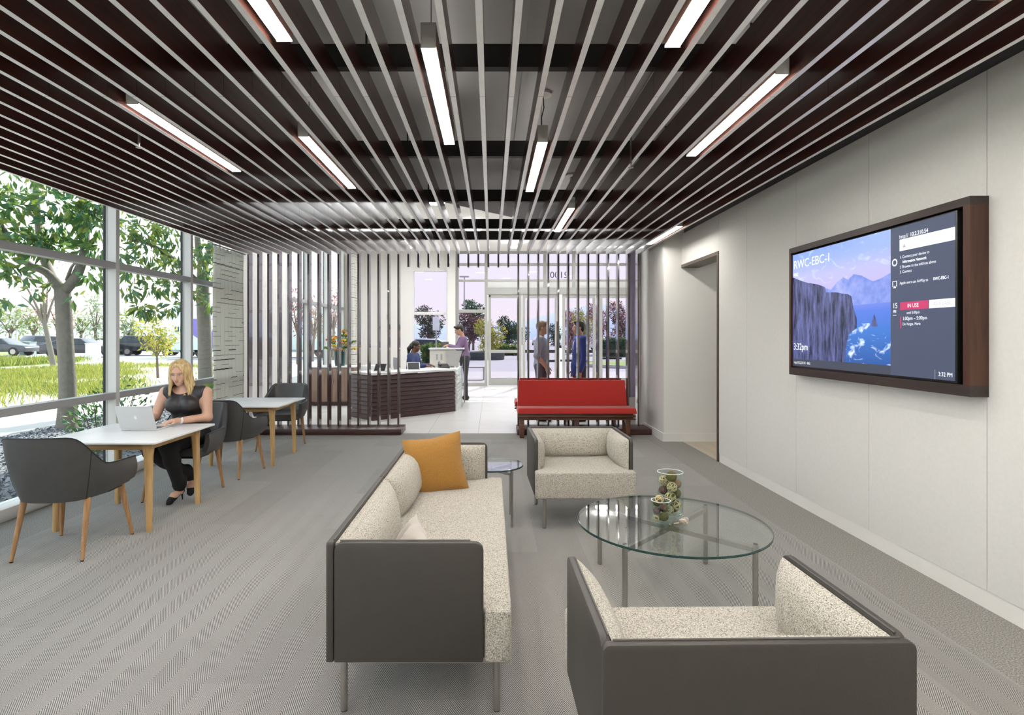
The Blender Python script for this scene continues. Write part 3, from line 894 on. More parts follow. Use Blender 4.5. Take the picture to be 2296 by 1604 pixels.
def ball_thing(kind, r, c, label, group):
    if kind == 'vine':
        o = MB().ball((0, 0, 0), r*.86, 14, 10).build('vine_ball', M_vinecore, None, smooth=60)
        m = MB()
        for i in range(13):
            ax = Vector((rnd.gauss(0, 1), rnd.gauss(0, 1), rnd.gauss(0, 1))).normalized()
            e1 = ax.orthogonal().normalized(); e2 = ax.cross(e1)
            off = rnd.uniform(-.5, .5)*r; rr = math.sqrt(r*r-off*off)*.95
            pts = [ax*off + e1*rr*math.cos(2*PI*k/14) + e2*rr*math.sin(2*PI*k/14) for k in range(14)]
            rings = []
            for k in range(14):
                p = pts[k]; nrm = p.normalized(); sd = nrm.cross((pts[(k+1) % 14]-pts[k-1]).normalized())
                q = r*.055
                rings.append([tuple(p+nrm*q), tuple(p+sd*q*1.4), tuple(p-nrm*q), tuple(p-sd*q*1.4)])
            m.loft(rings, False, True)
        m.build('vine_strands', M_vine, o, smooth=60)['kind'] = 'stuff'
    elif kind == 'pod':
        o = MB().ball((0, 0, 0), r*.9, 14, 10)
        for i, v in enumerate(o.v):
            p = Vector(v); a = math.atan2(p.y, p.x)
            o.v[i] = tuple(p*(1+.13*math.cos(5*a)*max(0, 1-abs(p.z)/r)))
        o = o.build('seed_pod', M_pod, None, smooth=60)
    else:
        o = MB().ball((0, 0, 0), r*.97, 16, 12).build('moss_ball' if kind == 'moss' else 'bark_ball', M_moss if kind == 'moss' else M_bark, None, smooth=60)
    o.location = c
    o.rotation_euler = (rnd.uniform(0, 3), rnd.uniform(0, 3), rnd.uniform(0, 3))
    tag(o, label, 'decorative ball', group)
    return o
VL = (1.055, 3.335, 0.39, 0.074, 0.262)
VS = (0.955, 3.185, 0.39, 0.054, 0.137)
vase('tall clear glass cylinder vase filled with decorative balls', *VL)
vase('short clear glass cylinder vase filled with decorative balls, beside the tall vase', *VS)
def fill(V, spec, group, where):
    X, Y, z, r, h = V
    R = r-0.006
    pos = []
    for kind, br, ang, rad, zz in spec:
        a = math.radians(ang); q = max(0, R-br)*rad
        pos.append([kind, br*.97, Vector((q*math.cos(a), q*math.sin(a), zz))])
    for it in range(1500):          # push overlapping balls apart inside the cylinder
        for i in range(len(pos)):
            for j in range(i):
                d = pos[i][2]-pos[j][2]; need = pos[i][1]+pos[j][1]
                if d.length < need:
                    if d.length < 1e-6: d = Vector((.001, .002, .003))
                    c = d.normalized()*(need-d.length)*.5
                    pos[i][2] += c; pos[j][2] -= c
        for p in pos:
            q = Vector((p[2].x, p[2].y)); lim = R-p[1]
            if q.length > lim: q = q.normalized()*lim; p[2].x, p[2].y = q.x, q.y
            p[2].z = max(p[2].z-(0.0004 if it < 1000 else 0), 0.0135+p[1])
    names = {'vine': 'pale woven vine ball', 'moss': 'olive green moss ball', 'pod': 'dark brown ribbed seed pod ball', 'bark': 'tan bark ball'}
    pos.sort(key=lambda p: p[2].z)
    cnt = {}
    ordn = {1: 'lowest', 2: 'second lowest', 3: 'third from the bottom', 4: 'fourth from the bottom', 5: 'fifth from the bottom'}
    tot = {k: sum(1 for p in pos if p[0] == k) for k in names}
    for kind, br, c in pos:
        cnt[kind] = cnt.get(kind, 0)+1
        o_ = 'topmost' if (cnt[kind] == tot[kind] and tot[kind] > 1) else ordn[cnt[kind]]
        lb = f'{names[kind]} in the {where} vase' if tot[kind] == 1 else f'{names[kind]} in the {where} vase, {o_} of its kind'
        ball_thing(kind, br, (X+c.x, Y+c.y, z+c.z), lb, group)
fill(VL, [('vine', .030, 270, .9, .04), ('moss', .028, 20, .9, .04), ('bark', .026, 150, .9, .045),
          ('vine', .031, 310, .9, .085), ('moss', .030, 200, .9, .09), ('vine', .034, 255, .9, .13), ('moss', .030, 60, .9, .10),
          ('moss', .031, 350, .95, .15), ('pod', .030, 195, .95, .165), ('vine', .031, 275, .95, .19),
          ('bark', .029, 20, .9, .205), ('vine', .029, 160, .9, .22), ('bark', .028, 90, .9, .17), ('moss', .033, 290, .3, .25)], 'balls in the tall vase', 'tall')
fill(VS, [('moss', .026, 270, .9, .035), ('vine', .022, 180, .9, .035), ('pod', .022, 60, .9, .04), ('moss', .026, 350, .9, .075), ('pod', .024, 230, .9, .07),
          ('moss', .024, 150, .9, .10), ('pod', .021, 280, .9, .095), ('vine', .025, 260, .6, .13)], 'balls in the short vase', 'short')
# twisted knot
m = MB()
for k in range(4):
    pts = []
    for i in range(20):
        a = 2*PI*i/19*1.1 + k*1.6
        pts.append((0.022*math.cos(a)+.006*math.sin(3*a+k), 0.016*math.sin(a+k), 0.018+0.012*math.sin(2*a+k*1.3)))
    m.tube(pts, 0.0045, 6)
m.tube([(-0.015, 0, .012), (-0.035, -0.004, .007), (-0.058, -0.006, .0055)], [.005, .0045, .0025], 6)
kn = m.build('driftwood_knot', pm('bleached_vine', (0.62, 0.54, 0.46), .6, var=.45, vscale=70), None, smooth=60)
kn.location = (1.085, 3.185, 0.3905)
tag(kn, 'small bleached twisted vine knot lying on the glass coffee table', 'ornament')

# =================================================================== DINING CHAIRS AND TABLES
def tub_chair():
    t = empty('dining_chair')
    top = [(-.305, .20, .585), (-.312, .08, .592), (-.310, -.05, .597), (-.300, -.135, .610), (-.276, -.205, .676), (-.245, -.272, .758), (-.208, -.325, .803), (-.10, -.352, .808), (0, -.358, .808)]
    bot = [(-.290, .215, .432), (-.285, .08, .415), (-.262, -.06, .397), (-.242, -.12, .391), (-.216, -.17, .387), (-.188, -.21, .385), (-.160, -.236, .384), (-.085, -.258, .382), (0, -.262, .382)]
    top = top + [(-x, y, z) for x, y, z in reversed(top[:-1])]
    bot = bot + [(-x, y, z) for x, y, z in reversed(bot[:-1])]
    T = catmull(top, 3); B = catmull(bot, 3)
    n = len(T); rings = []
    for i in range(n):
        tan = (T[min(i+1, n-1)]-T[max(i-1, 0)]); tan.z = 0; tan.normalize()
        inn = Vector((-tan.y, tan.x, 0)) * -1     # path runs left->back->right, inward is to the left... fixed by sign check
        c = Vector((0, .0, 0)) - Vector((T[i].x, T[i].y, 0))
        if inn.dot(c) < 0: inn = -inn
        th = 0.034
        o = []
        for k in range(6):
            r = k/5
            p = B[i].lerp(T[i], r); bul = math.sin(PI*r)*.016
            o.append(p - inn*bul)
        o.append(T[i]+inn*th*.5+Vector((0, 0, .004)))
        for k in range(5, -1, -1):
            r = k/5
            p = B[i].lerp(T[i], r); bul = math.sin(PI*r)*.012
            o.append(p + inn*(th+.008*(1-r)) - inn*bul*.6)
        rings.append([tuple(q) for q in o])
    m = MB().loft(rings, True)
    sh = m.build('shell', M_chair, t, smooth=50)
    MB().tube([tuple(p+Vector((0, 0, .003))) for p in T], .0035, 5).build('piping', M_gasket, sh)
    for s in (-1, 1):      # seam down the back corner
        a = [B[int(n*(.27 if s < 0 else .73))].lerp(T[int(n*(.27 if s < 0 else .73))], k/6) for k in range(7)]
        MB().tube([tuple(p + Vector((s*.010*math.sin(PI*i/6), -.012*math.sin(PI*i/6), 0))) for i, p in enumerate(a)], .003, 5).build('seam', M_gasket, sh)
    # seat pan and cushion
    pl = [(-.25, .25), (.25, .25), (.262, .05), (.222, -.13), (.15, -.222), (0, -.245), (-.15, -.222), (-.222, -.13), (-.262, .05)]
    MB().prism(pl, .392, .462).build('seat', M_chair, t, smooth=50, bevel=.022, segs=3)
    MB().prism([(x*.86, y*.86) for x, y in pl], .374, .394).build('seat_pan', M_black, t)
    for sx in (-1, 1):
        for y, yb, xb in ((.20, .255, .25), (-.16, -.245, .22)):
            lg = MB().tube([(sx*.20, y, .392), (sx*xb, yb, .006)], [.0215, .0115], 10).build('leg', M_oakdark, t, smooth=50)
            MB().tube([(sx*xb, yb, .006), (sx*xb, yb, 0)], [.0112, .0105], 8).build('foot_cap', M_rubber, lg)
    return t
def place(o, X, Y, deg, label, group=None):
    o.location = (X, Y, 0); o.rotation_euler = (0, 0, math.radians(deg))
    tag(o, label, 'chair', group)
ch = tub_chair()
G = 'charcoal tub chairs'
place(ch, -2.872, 3.875, 3, 'charcoal leather tub chair drawn up to the laptop table, its back opposite the seated woman', G)
place(copy_tree(ch), -2.80, 5.185, 180, 'charcoal leather tub chair with the woman in black sitting on it', G)
place(copy_tree(ch), -2.765, 5.97, -3, 'empty charcoal leather tub chair back to back with the woman\'s chair', G)
place(copy_tree(ch), -2.735, 7.39, 182, 'charcoal leather tub chair standing right in front of the slat screen', G)

def cafe_table():
    t = empty('cafe_table')
    a = .452; z = .68
    MB().prism(rrect(-a, a, -a, a, .02), z-.016, z).build('tabletop', M_white, t, smooth=35, bevel=.003)
    MB().prism(rrect(-a+.03, a-.03, -a+.03, a-.03, .02), z-.024, z-.016).build('edge_taper', M_oak, t)
    q = .335
    for (x0, x1, y0, y1) in ((-q+.028, q-.028, -q-.011, -q+.011), (-q+.028, q-.028, q-.011, q+.011), (-q-.011, -q+.011, -q+.028, q-.028), (q-.011, q+.011, -q+.028, q-.028)):
        box('apron', x0, x1, y0, y1, z-.075, z-.024, M_oakx if abs(x1-x0) > .3 else M_oaky, t, bevel=.003)
    for sx in (-1, 1):
        for sy in (-1, 1):
            rings = []
            for zz, w, of in ((z-.024, .040, -.006), (z-.07, .034, -.002), (z-.12, .028, 0), (.35, .024, .006), (.0, .0185, .012)):
                cx, cy = sx*(q+of), sy*(q+of)
                rr = min(.012, w*.45)
                rings.append([(cx+x, cy+y, zz) for x, y in rrect(-w, w, -w, w, w*.62, 3)])
            rings.reverse()
            MB().loft(rings).build('leg', M_oak, t, smooth=50)
    return t
M_oakx = wood('light_oak_x', (0.50, 0.30, 0.115), (0.64, 0.42, 0.19), .45, 'x', 12)
M_oaky = wood('light_oak_y', (0.50, 0.30, 0.115), (0.64, 0.42, 0.19), .45, 'y', 12)
ta = cafe_table(); ta.location = (-2.895, 4.55, 0)
tag(ta, 'square white cafe table with oak legs carrying the silver laptop', 'table', 'white cafe tables')
tb = copy_tree(ta); tb.location = (-2.80, 6.68, 0)
tag(tb, 'square white cafe table with oak legs and nothing on it', 'table', 'white cafe tables')

# ---- laptop
lp = empty('laptop', (-2.885, 4.735, 0.68), math.radians(-1), 'open silver laptop standing on the white cafe table', 'laptop')
MB().prism(rrect(-.150, .150, -.115, .115, .012), .001, .012).build('base', M_laptop, lp, smooth=40, bevel=.002)
box('keyboard', -.135, .135, -.095, .02, .0120, .0128, M_keys, lp)
box('trackpad', -.05, .05, .035, .105, .0120, .0125, M_laptop, lp)
tilt = math.radians(20)
lid = MB().prism(rrect(-.150, .150, 0, .205, .010), -.003, .003, 'y')
lid.xf(Matrix.Translation((0, -.116, .014)) @ Matrix.Rotation(tilt, 4, 'X'))
lido = lid.build('lid', M_laptop, lp, smooth=40)
def on_lid(m, y): return m.xf(Matrix.Translation((0, -.116, .014)) @ Matrix.Rotation(tilt, 4, 'X') @ Matrix.Translation((0, y, 0)))
on_lid(MB().box(-.14, .14, 0, .0006, .01, .195), .003).build('display', emis('laptop_display', (.55, .65, .85), 1.2), lido)
ap = []
for i in range(24):          # rounded apple outline with a bite
    a = 2*PI*i/24
    r = .0135*(1-.10*math.cos(2*a)) * (1 - (.16 if abs(a-PI/2) < .25 else 0))
    x, zz = r*math.cos(a), r*math.sin(a)*1.02
    if abs(a) < .5 or abs(a-2*PI) < .5: x -= .0045
    ap.append((x, .105+zz))
em = MB().prism(ap, -.0037, -.0030, 'y')
em.prism([(.000, .1215), (.005, .1245), (.0075, .1305), (.002, .1275)], -.0037, -.0030, 'y')
on_lid(em, 0).build('emblem', M_logo, lido)

# =================================================================== RED BENCH
def bench(name, label, loc, rz):
    t = empty(name, loc, rz, label, 'bench', 'red benches by the slat screen')
    W = 1.69
    # local: faces -y; seat front at y=-0.26
    MB().hexa([(-W/2, -.27, .355), (W/2, -.27, .355), (W/2, .16, .345), (-W/2, .16, .345),
               (-W/2+.01, -.245, .432), (W/2-.01, -.245, .432), (W/2-.01, .16, .422), (-W/2+.01, .16, .422)]).build('seat_cushion', M_red, t, smooth=40, bevel=.010)
    MB().hexa([(-W/2+.015, .10, .425), (W/2-.055, .10, .425), (W/2-.055, .18, .405), (-W/2+.015, .18, .405),
               (-W/2+.03, .165, .80), (W/2-.07, .165, .80), (W/2-.07, .225, .80), (-W/2+.03, .225, .80)]).build('back_cushion', M_red, t, smooth=40, bevel=.012)
    box('rail', -W/2+.02, W/2-.035, -.20, -.17, .262, .350, M_walnut, t, bevel=.004)
    box('rail', -W/2+.02, W/2-.035, .10, .13, .262, .345, M_walnut, t, bevel=.004)
    box('apron_board', -W/2+.03, W/2-.01, -.235, -.20, .300, .330, M_walnut, t, bevel=.003)
    box('apron_board', -W/2+.03, W/2-.01, -.235, -.20, .262, .285, M_walnut, t, bevel=.003)
    for x in (-W/2+.065, 0.0, W/2-.11):
        box('leg', x-.032, x+.032, -.205, -.15, 0, .262, M_walnut_dark if x == 0 else M_walnut, t, bevel=.004)
        box('leg', x-.032, x+.032, .0, .052, 0, .262, M_walnut, t, bevel=.004)
        box('bearer', x-.02, x+.02, -.15, .0, .20, .262, M_walnut, t)
    return t
bench('bench', 'long red upholstered bench on a walnut frame facing the lounge', (1.215, 8.26-.01, 0), 0)
bench('bench', 'red upholstered bench behind the slat screen, mostly hidden by the front bench', (1.215, 9.06, 0), PI)

# =================================================================== WALL DISPLAY
tv = empty('wall_display', (2.63, 3.90, 1.66), 0, 'large wall display in a deep dark walnut frame on the pale panel wall', 'display')
OX, OY, OZ = 2.63, 3.90, 1.66
def tvbox(name, x0, x1, y0, y1, z0, z1, mat, parent=tv, bevel=0):
    return box(name, x0-OX, x1-OX, y0-OY, y1-OY, z0-OZ, z1-OZ, mat, parent, bevel)
M_tvwood = wood('walnut_frame', (0.050, 0.018, 0.010), (0.095, 0.036, 0.018), .36, 'z', 7)
M_tvwoody = wood('walnut_frame_rail', (0.028, 0.019, 0.016), (0.048, 0.031, 0.025), .36, 'y', 7)
fr_ = empty('frame', parent=tv)
tvbox('frame_rail', 2.53, 2.63, 2.985, 4.80, 2.150, 2.195, M_tvwoody, fr_)
tvbox('frame_rail', 2.53, 2.63, 2.985, 4.80, 1.130, 1.190, M_tvwoody, fr_)
tvbox('frame_stile', 2.53, 2.63, 2.985, 3.030, 1.190, 2.150, M_tvwood, fr_)
tvbox('frame_stile', 2.53, 2.63, 4.775, 4.80, 1.190, 2.150, M_tvwood, fr_)
tvbox('back_board', 2.60, 2.63, 3.03, 4.775, 1.19, 2.15, M_black, tv)
tvbox('bezel', 2.545, 2.595, 3.085, 4.772, 1.192, 2.142, M_black, tv, bevel=.002)
for z0, z1 in ((2.02, 2.04), (2.075, 2.10), (1.20, 1.22)):
    tvbox('bracket', 2.57, 2.59, 3.045, 3.07, z0, z1, M_steel, tv)
SY0, SW, SZ0, SH = 4.766, 1.668, 1.205, 0.930
SX = 2.5445
def S(s, t, off=0.0):
    return (SX-off-OX, SY0-s*SW-OY, SZ0+t*SH-OZ)
def spoly(name, pts, mat, off, parent):
    return MB().poly([S(s, t, off) for s, t in pts]).build(name, mat, parent)
def srect(name, s0, s1, t0, t1, mat, off, parent):
    return spoly(name, [(s0, t0), (s1, t0), (s1, t1), (s0, t1)], mat, off, parent)
SE = 0.75
def screen_sky():
    m, nt, b = nodes_of('screen_sea_picture')
    tc = N(nt, 'ShaderNodeTexCoord'); sp = N(nt, 'ShaderNodeSeparateXYZ'); L(nt, tc.outputs['Object'], sp.inputs[0])
    z = math_n(nt, 'MULTIPLY_ADD', sp.outputs[2], 1/SH, (OZ-SZ0)/SH)
    rp = N(nt, 'ShaderNodeValToRGB')
    cr = rp.color_ramp
    cr.elements[0].position = 0.0; cr.elements[0].color = (.012, .06, .26, 1)
    cr.elements[1].position = 1.0; cr.elements[1].color = (.22, .33, .72, 1)
    for p, c in ((.30, (.03, .15, .52)), (.45, (.07, .16, .62)), (.54, (.17, .22, .66)), (.62, (.44, .38, .80)), (.78, (.42, .42, .82)), (.90, (.28, .38, .78))):
        e = cr.elements.new(p); e.color = (*c, 1)
    L(nt, z, rp.inputs[0])
    mp = N(nt, 'ShaderNodeMapping'); mp.inputs['Scale'].default_value = (1, 4.5, 9.0); mp.inputs['Rotation'].default_value = (.5, 0, 0)
    L(nt, tc.outputs['Object'], mp.inputs[0])
    nz = N(nt, 'ShaderNodeTexNoise'); nz.inputs['Scale'].default_value = 1.6; nz.inputs['Detail'].default_value = 7; nz.inputs['Distortion'].default_value = 1.2
    L(nt, mp.outputs[0], nz.inputs['Vector'])
    foam = math_n(nt, 'MULTIPLY', math_n(nt, 'SMOOTHSTEP', .55, .72, nz.outputs['Fac']) if False else math_n(nt, 'MULTIPLY', math_n(nt, 'MAXIMUM', math_n(nt, 'SUBTRACT', nz.outputs['Fac'], .53), 0), 7.0),
                  math_n(nt, 'LESS_THAN', z, .36))
    cl = math_n(nt, 'MULTIPLY', math_n(nt, 'MULTIPLY', math_n(nt, 'MAXIMUM', math_n(nt, 'SUBTRACT', nz.outputs['Fac'], .55), 0), 3.0), math_n(nt, 'GREATER_THAN', z, .70))
    f = N(nt, 'ShaderNodeClamp'); L(nt, math_n(nt, 'ADD', foam, cl), f.inputs[0])
    c = mixc(nt, f.outputs[0], rp.outputs[0], (.62, .75, 1.0))
    L(nt, c, b.inputs['Emission Color']); b.inputs['Emission Strength'].default_value = SE
    b.inputs['Base Color'].default_value = (0.01, .01, .01, 1); b.inputs['Roughness'].default_value = .25
    return m
def screen_rock(name, c1, c2, scale, sv=(1, 9, 1.6)):
    m, nt, b = nodes_of(name)
    tc = N(nt, 'ShaderNodeTexCoord'); mp = N(nt, 'ShaderNodeMapping'); mp.inputs['Scale'].default_value = sv
    L(nt, tc.outputs['Object'], mp.inputs[0])
    nz = N(nt, 'ShaderNodeTexNoise'); nz.inputs['Scale'].default_value = scale; nz.inputs['Detail'].default_value = 9; nz.inputs['Roughness'].default_value = .68
    L(nt, mp.outputs[0], nz.inputs['Vector'])
    rp = N(nt, 'ShaderNodeValToRGB'); rp.color_ramp.elements[0].position = .38; rp.color_ramp.elements[1].position = .70
    rp.color_ramp.elements[0].color = (*c1, 1); rp.color_ramp.elements[1].color = (*c2, 1)
    L(nt, nz.outputs['Fac'], rp.inputs[0]); L(nt, rp.outputs[0], b.inputs['Emission Color'])
    b.inputs['Emission Strength'].default_value = SE; b.inputs['Base Color'].default_value = (.01, .01, .01, 1); b.inputs['Roughness'].default_value = .25
    return m
M_sx_text = emis('screen_white', (.92, .95, 1.0), SE, (.01, .01, .012))
M_sx_grey = emis('screen_grey', (.40, .40, .43), SE, (.01, .01, .012))
M_sx_dark = emis('screen_slate', (.052, .066, .115), SE, (.01, .01, .012))
M_sx_bar = emis('screen_bar', (.040, .048, .075), SE, (.01, .01, .012))
M_sx_red = emis('screen_crimson', (.50, .03, .12), SE, (.01, .01, .012))
dsp = srect('screen', 0, .70, .065, 1, screen_sky(), 0.0003, tv)
mts = [(0.20, .50), (.20, .60), (.27, .665), (.32, .64), (.37, .70), (.41, .725), (.44, .70), (.48, .735), (.53, .715), (.56, .69), (.60, .66), (.64, .67), (.70, .70), (.70, .50)]
spoly('mountain_image', mts, screen_rock('screen_mountains', (.13, .20, .58), (.34, .38, .78), 2.2, (1, 3, 3)), .0006, dsp)
clf = [(0, .065), (.42, .065), (.43, .19), (.447, .28), (.50, .33), (.50, .40), (.478, .48), (.465, .57), (.44, .59), (.40, .60), (.36, .615), (.285, .625), (.275, .67), (.22, .70), (.13, .73), (.07, .76), (0, .80)]
spoly('cliff_image', clf, screen_rock('screen_cliff', (.004, .006, .035), (.13, .15, .38), 3.2), .0009, dsp)
spoly('sea_stack_image', [(.588, .335), (.628, .335), (.622, .37), (.614, .40), (.607, .425), (.602, .40), (.594, .37)], MATS['screen_cliff'], .0009, dsp)
srect('side_panel', .70, 1, 0, 1, M_sx_dark, .0003, tv)
srect('status_bar', 0, .70, 0, .065, M_sx_bar, .0003, tv)
srect('divider', .915, .9165, 0, .06, M_sx_grey, .0006, tv)
def stext(body, s, t, size, mat=M_sx_text, align='LEFT', bold=0.0, sx=.9, off=.0012):
    me = text_mesh(body, size*1.42, mat, 'screen_text', align, bold, 0, sx)
    x, y, z = S(s, t, off)
    me.transform(Matrix(((0, 0, -1, x), (-1, 0, 0, y), (0, 1, 0, z), (0, 0, 0, 1))))
    return link_mesh('screen_text', me, tv)
stext('RWC-EBC-1', .008, .872, .068, sx=1.02)
stext('4062', .008, .805, .028)
stext('3:32pm', .008, .145, .056)
stext('http://10.2.210.54   4062', .012, .022, .020, sx=.85)
stext('3:32 PM', .930, .022, .024)
stext('http://', .746, .918, .024)
stext('10.2.210.54', .800, .918, .024, bold=.0006)
srect('notice_box', .747, 1.0, .835, .912, M_sx_text, .0006, tv)
stext('Touch panel required', .795, .880, .018, M_sx_grey)
stext('RWC-EBC-1', .795, .852, .010, M_sx_grey)
spoly('notice_icon', [(.762, .855), (.780, .855), (.771, .880)], M_sx_grey, .0010, tv)
stext('1. Connect your device to', .748, .785, .0175)
stext('Informatica Network', .763, .752, .0175, bold=.0005)
stext('2. Browse to the address above', .748, .719, .0175)
stext('3. Connect', .748, .686, .0175)
mb = MB()
for i in range(12):          # ring icon
    a0, a1 = 2*PI*i/12, 2*PI*(i+.8)/12
    c = (.722, .765)
    k = SH/SW
    mb.poly([S(c[0]+k*r*math.cos(a), c[1]+r*math.sin(a), .0012) for r, a in ((.016, a0), (.026, a0), (.026, a1), (.016, a1))])
mb.build('gear_icon', M_sx_text, tv)
stext('Apple users can AirPlay to ', .748, .612, .0175, sx=.86)
stext('RWC-EBC-1', .908, .612, .0175, bold=.0005, sx=.86)
mb = MB()
for s0, s1, t0, t1 in ((.710, .734, .636, .640), (.710, .713, .605, .640), (.731, .734, .605, .640), (.710, .716, .603, .607), (.728, .734, .603, .607)):
    mb.poly([S(s0, t0, .0012), S(s1, t0, .0012), S(s1, t1, .0012), S(s0, t1, .0012)])
mb.poly([S(.714, .592, .0012), S(.730, .592, .0012), S(.722, .608, .0012)])
mb.build('monitor_icon', M_sx_text, tv)
stext('15', .711, .455, .034)
stext('FRI', .714, .425, .016, bold=.0004)
srect('day_rule', .713, .731, .406, .409, M_sx_text, .0008, tv)
srect('status_box', .750, .885, .440, .492, M_sx_red, .0006, tv)
stext('IN USE', .787, .454, .024)
srect('status_box', .889, 1.0, .440, .492, M_sx_text, .0006, tv)
stext('AVAILABL', .908, .454, .024, M_sx_grey, sx=.86)
stext('until 5:00pm', .783, .412, .0165)
srect('meeting_bar', .750, .756, .318, .396, M_sx_red, .0006, tv)
stext('1:00pm – 5:00pm', .763, .372, .022)
stext('De Vargas, Maria', .763, .338, .0165)

# =================================================================== CURTAINS
def curtain(name, label, X, y0, y1, z0, z1, folds, amp, rz=0):
    m = MB(); n = folds*8; vs = []; fs = []; zs = [z0+(z1-z0)*j/10 for j in range(11)]
    for j, z in enumerate(zs):
        for i in range(n+1):
            t = i/n
            a = amp*(1+.25*math.sin(3*t+1))*math.sin(2*PI*folds*t + .25*math.sin(j*.7+5*t))
            vs.append((a, (y1-y0)*t, z))
    for j in range(10):
        for i in range(n):
            a = j*(n+1)+i
            fs.append((a, a+1, a+n+2, a+n+1))
    m.add(vs, fs)
    root = empty(name, (X, y0, 0), rz, label, 'curtain')
    o = m.build('cloth', M_curtain, root, smooth=80)
    sd = o.modifiers.new('th', 'SOLIDIFY'); sd.thickness = .003
    MB().tube([(0, -.05, z1+.02), (0, y1-y0+.05, z1+.02)], .012, 8).build('track', M_alu, root)
    return root
curtain('curtain', 'floor-length beige curtain with dark dashes beside the slat screen', -3.757, 7.62, 8.56, 0.03, 2.68, 8, .027)
curtain('curtain', 'pale dashed curtain hanging by the lobby windows behind the desk', -3.55, 14.35, 15.25, 0.03, 3.6, 6, .05)

# =================================================================== RECEPTION
rd = empty('reception_desk', (-2.05, 9.71, 0), 0, 'angled dark slatted reception desk with a pale worktop', 'desk')
DX, DY = -2.05, 9.71
A_, B_, C_ = Vector((-2.53, 10.21)), Vector((-2.05, 9.71)), Vector((-.71, 10.96))
def loc2(v): return Vector((v.x-DX, v.y-DY))
a2, b2, c2_ = loc2(A_), loc2(B_), loc2(C_)
def off_poly(d0, d1):
    """strip polygon along A-B-C offset inwards by d0..d1"""
    d_ab = (b2-a2).normalized(); d_bc = (c2_-b2).normalized()
    n_ab = Vector((-d_ab.y, d_ab.x)); n_bc = Vector((-d_bc.y, d_bc.x))     # pointing into the desk (away from the lounge)
    def pts(d):
        p0 = a2 + n_ab*d
        # intersection of the two offset lines
        P, Q = a2+n_ab*d, b2+n_bc*d
        M_ = Matrix(((d_ab.x, -d_bc.x), (d_ab.y, -d_bc.y)))
        s = M_.inverted() @ (Q-P)
        pb = P + d_ab*s[0]
        return [p0, pb, c2_+n_bc*d]
    o, i = pts(d0), pts(d1)
    return [tuple(p) for p in o] + [tuple(p) for p in reversed(i)]
nsl = 9
zb_, zt_ = 0.10, 0.775
MB().prism(off_poly(.02, .06), 0.0, zt_).build('carcass', M_desk, rd)
for i in range(nsl):
    z0 = zb_ + (zt_-zb_)*i/nsl
    z1 = zb_ + (zt_-zb_)*(i+1)/nsl - .012
    for half in (0, 1):
        P = off_poly(0.0, .022); Q = off_poly(-.022, .022)
        # left run / right run, each slat tilted outwards at its lower edge
        ia = (0, 1) if half == 0 else (1, 2)
        pi, pj = P[ia[0]], P[ia[1]]; qi, qj = Q[ia[0]], Q[ia[1]]
        bi, bj = P[5-ia[0]], P[5-ia[1]]
        MB().hexa([(*qi, z0), (*qj, z0), (*bj, z0), (*bi, z0), (*pi, z1), (*pj, z1), (*bj, z1), (*bi, z1)]).build('slat', M_desk, rd)
MB().prism(off_poly(-.01, .05), 0.0, .09).build('plinth', M_desk, rd)
MB().prism(off_poly(-.03, .62), .79, .822).build('worktop', M_white, rd, bevel=.003)
# end panel, pale, stepped
ex = c2_
MB().prism([(ex.x-.02, ex.y+.03), (ex.x+.03, ex.y+.03), (ex.x+.06, ex.y+1.55), (ex.x+.01, ex.y+1.55)], 0.0, .80).build('end_panel', M_white, rd)
for i in range(8):
    z0 = .14+.078*i
    MB().prism([(ex.x+.032, ex.y+.05), (ex.x+.048, ex.y+.05), (ex.x+.070, ex.y+.9), (ex.x+.055, ex.y+.9)], z0, z0+.045).build('end_rib', M_aluw, rd)
MB().prism([(-1.75-DX, 11.9-DY), (-.72-DX, 11.6-DY), (-.68-DX, 12.40-DY), (-1.55-DX, 12.50-DY)], .74, .77).build('low_worktop', M_white, rd)
# raised transaction counter
tcn = empty('transaction_counter', (-1.05, 12.65, 0), 0, 'raised white transaction counter behind the slatted desk', 'counter')
M_ivory = pm('ivory_laminate', (0.78, 0.75, 0.66), .4, var=.03)
box('body', -.32, .22, -.13, .17, 0, 1.165, M_ivory, tcn)
box('ledge', -.34, .44, -.17, .22, 1.165, 1.195, M_white, tcn, bevel=.003)
M_grey_board = pm('grey_screen_board', (0.45, 0.43, 0.40), .6)
MB().hexa([(.06, -.20, .80), (.30, -.20, .80), (.30, -.17, .80), (.06, -.17, .80), (.04, -.20, 1.14), (.41, -.20, 1.14), (.41, -.17, 1.14), (.04, -.17, 1.14)]).build('privacy_panel', M_grey_board, tcn)
for x in (-.16, -.06):
    box('socket_plate', x-.02, x+.02, -.136, -.13, .93, 1.06, M_grey_board, tcn)
gp = box('glass_partition', -.600, -.588, 11.35, 12.40, .02, 1.12, M_clear)
tag(gp, 'clear upright glass partition at the end of the reception desk', 'glass panel')
box('post', -.608, -.580, 12.402, 12.43, 0, 1.12, M_steel, gp)

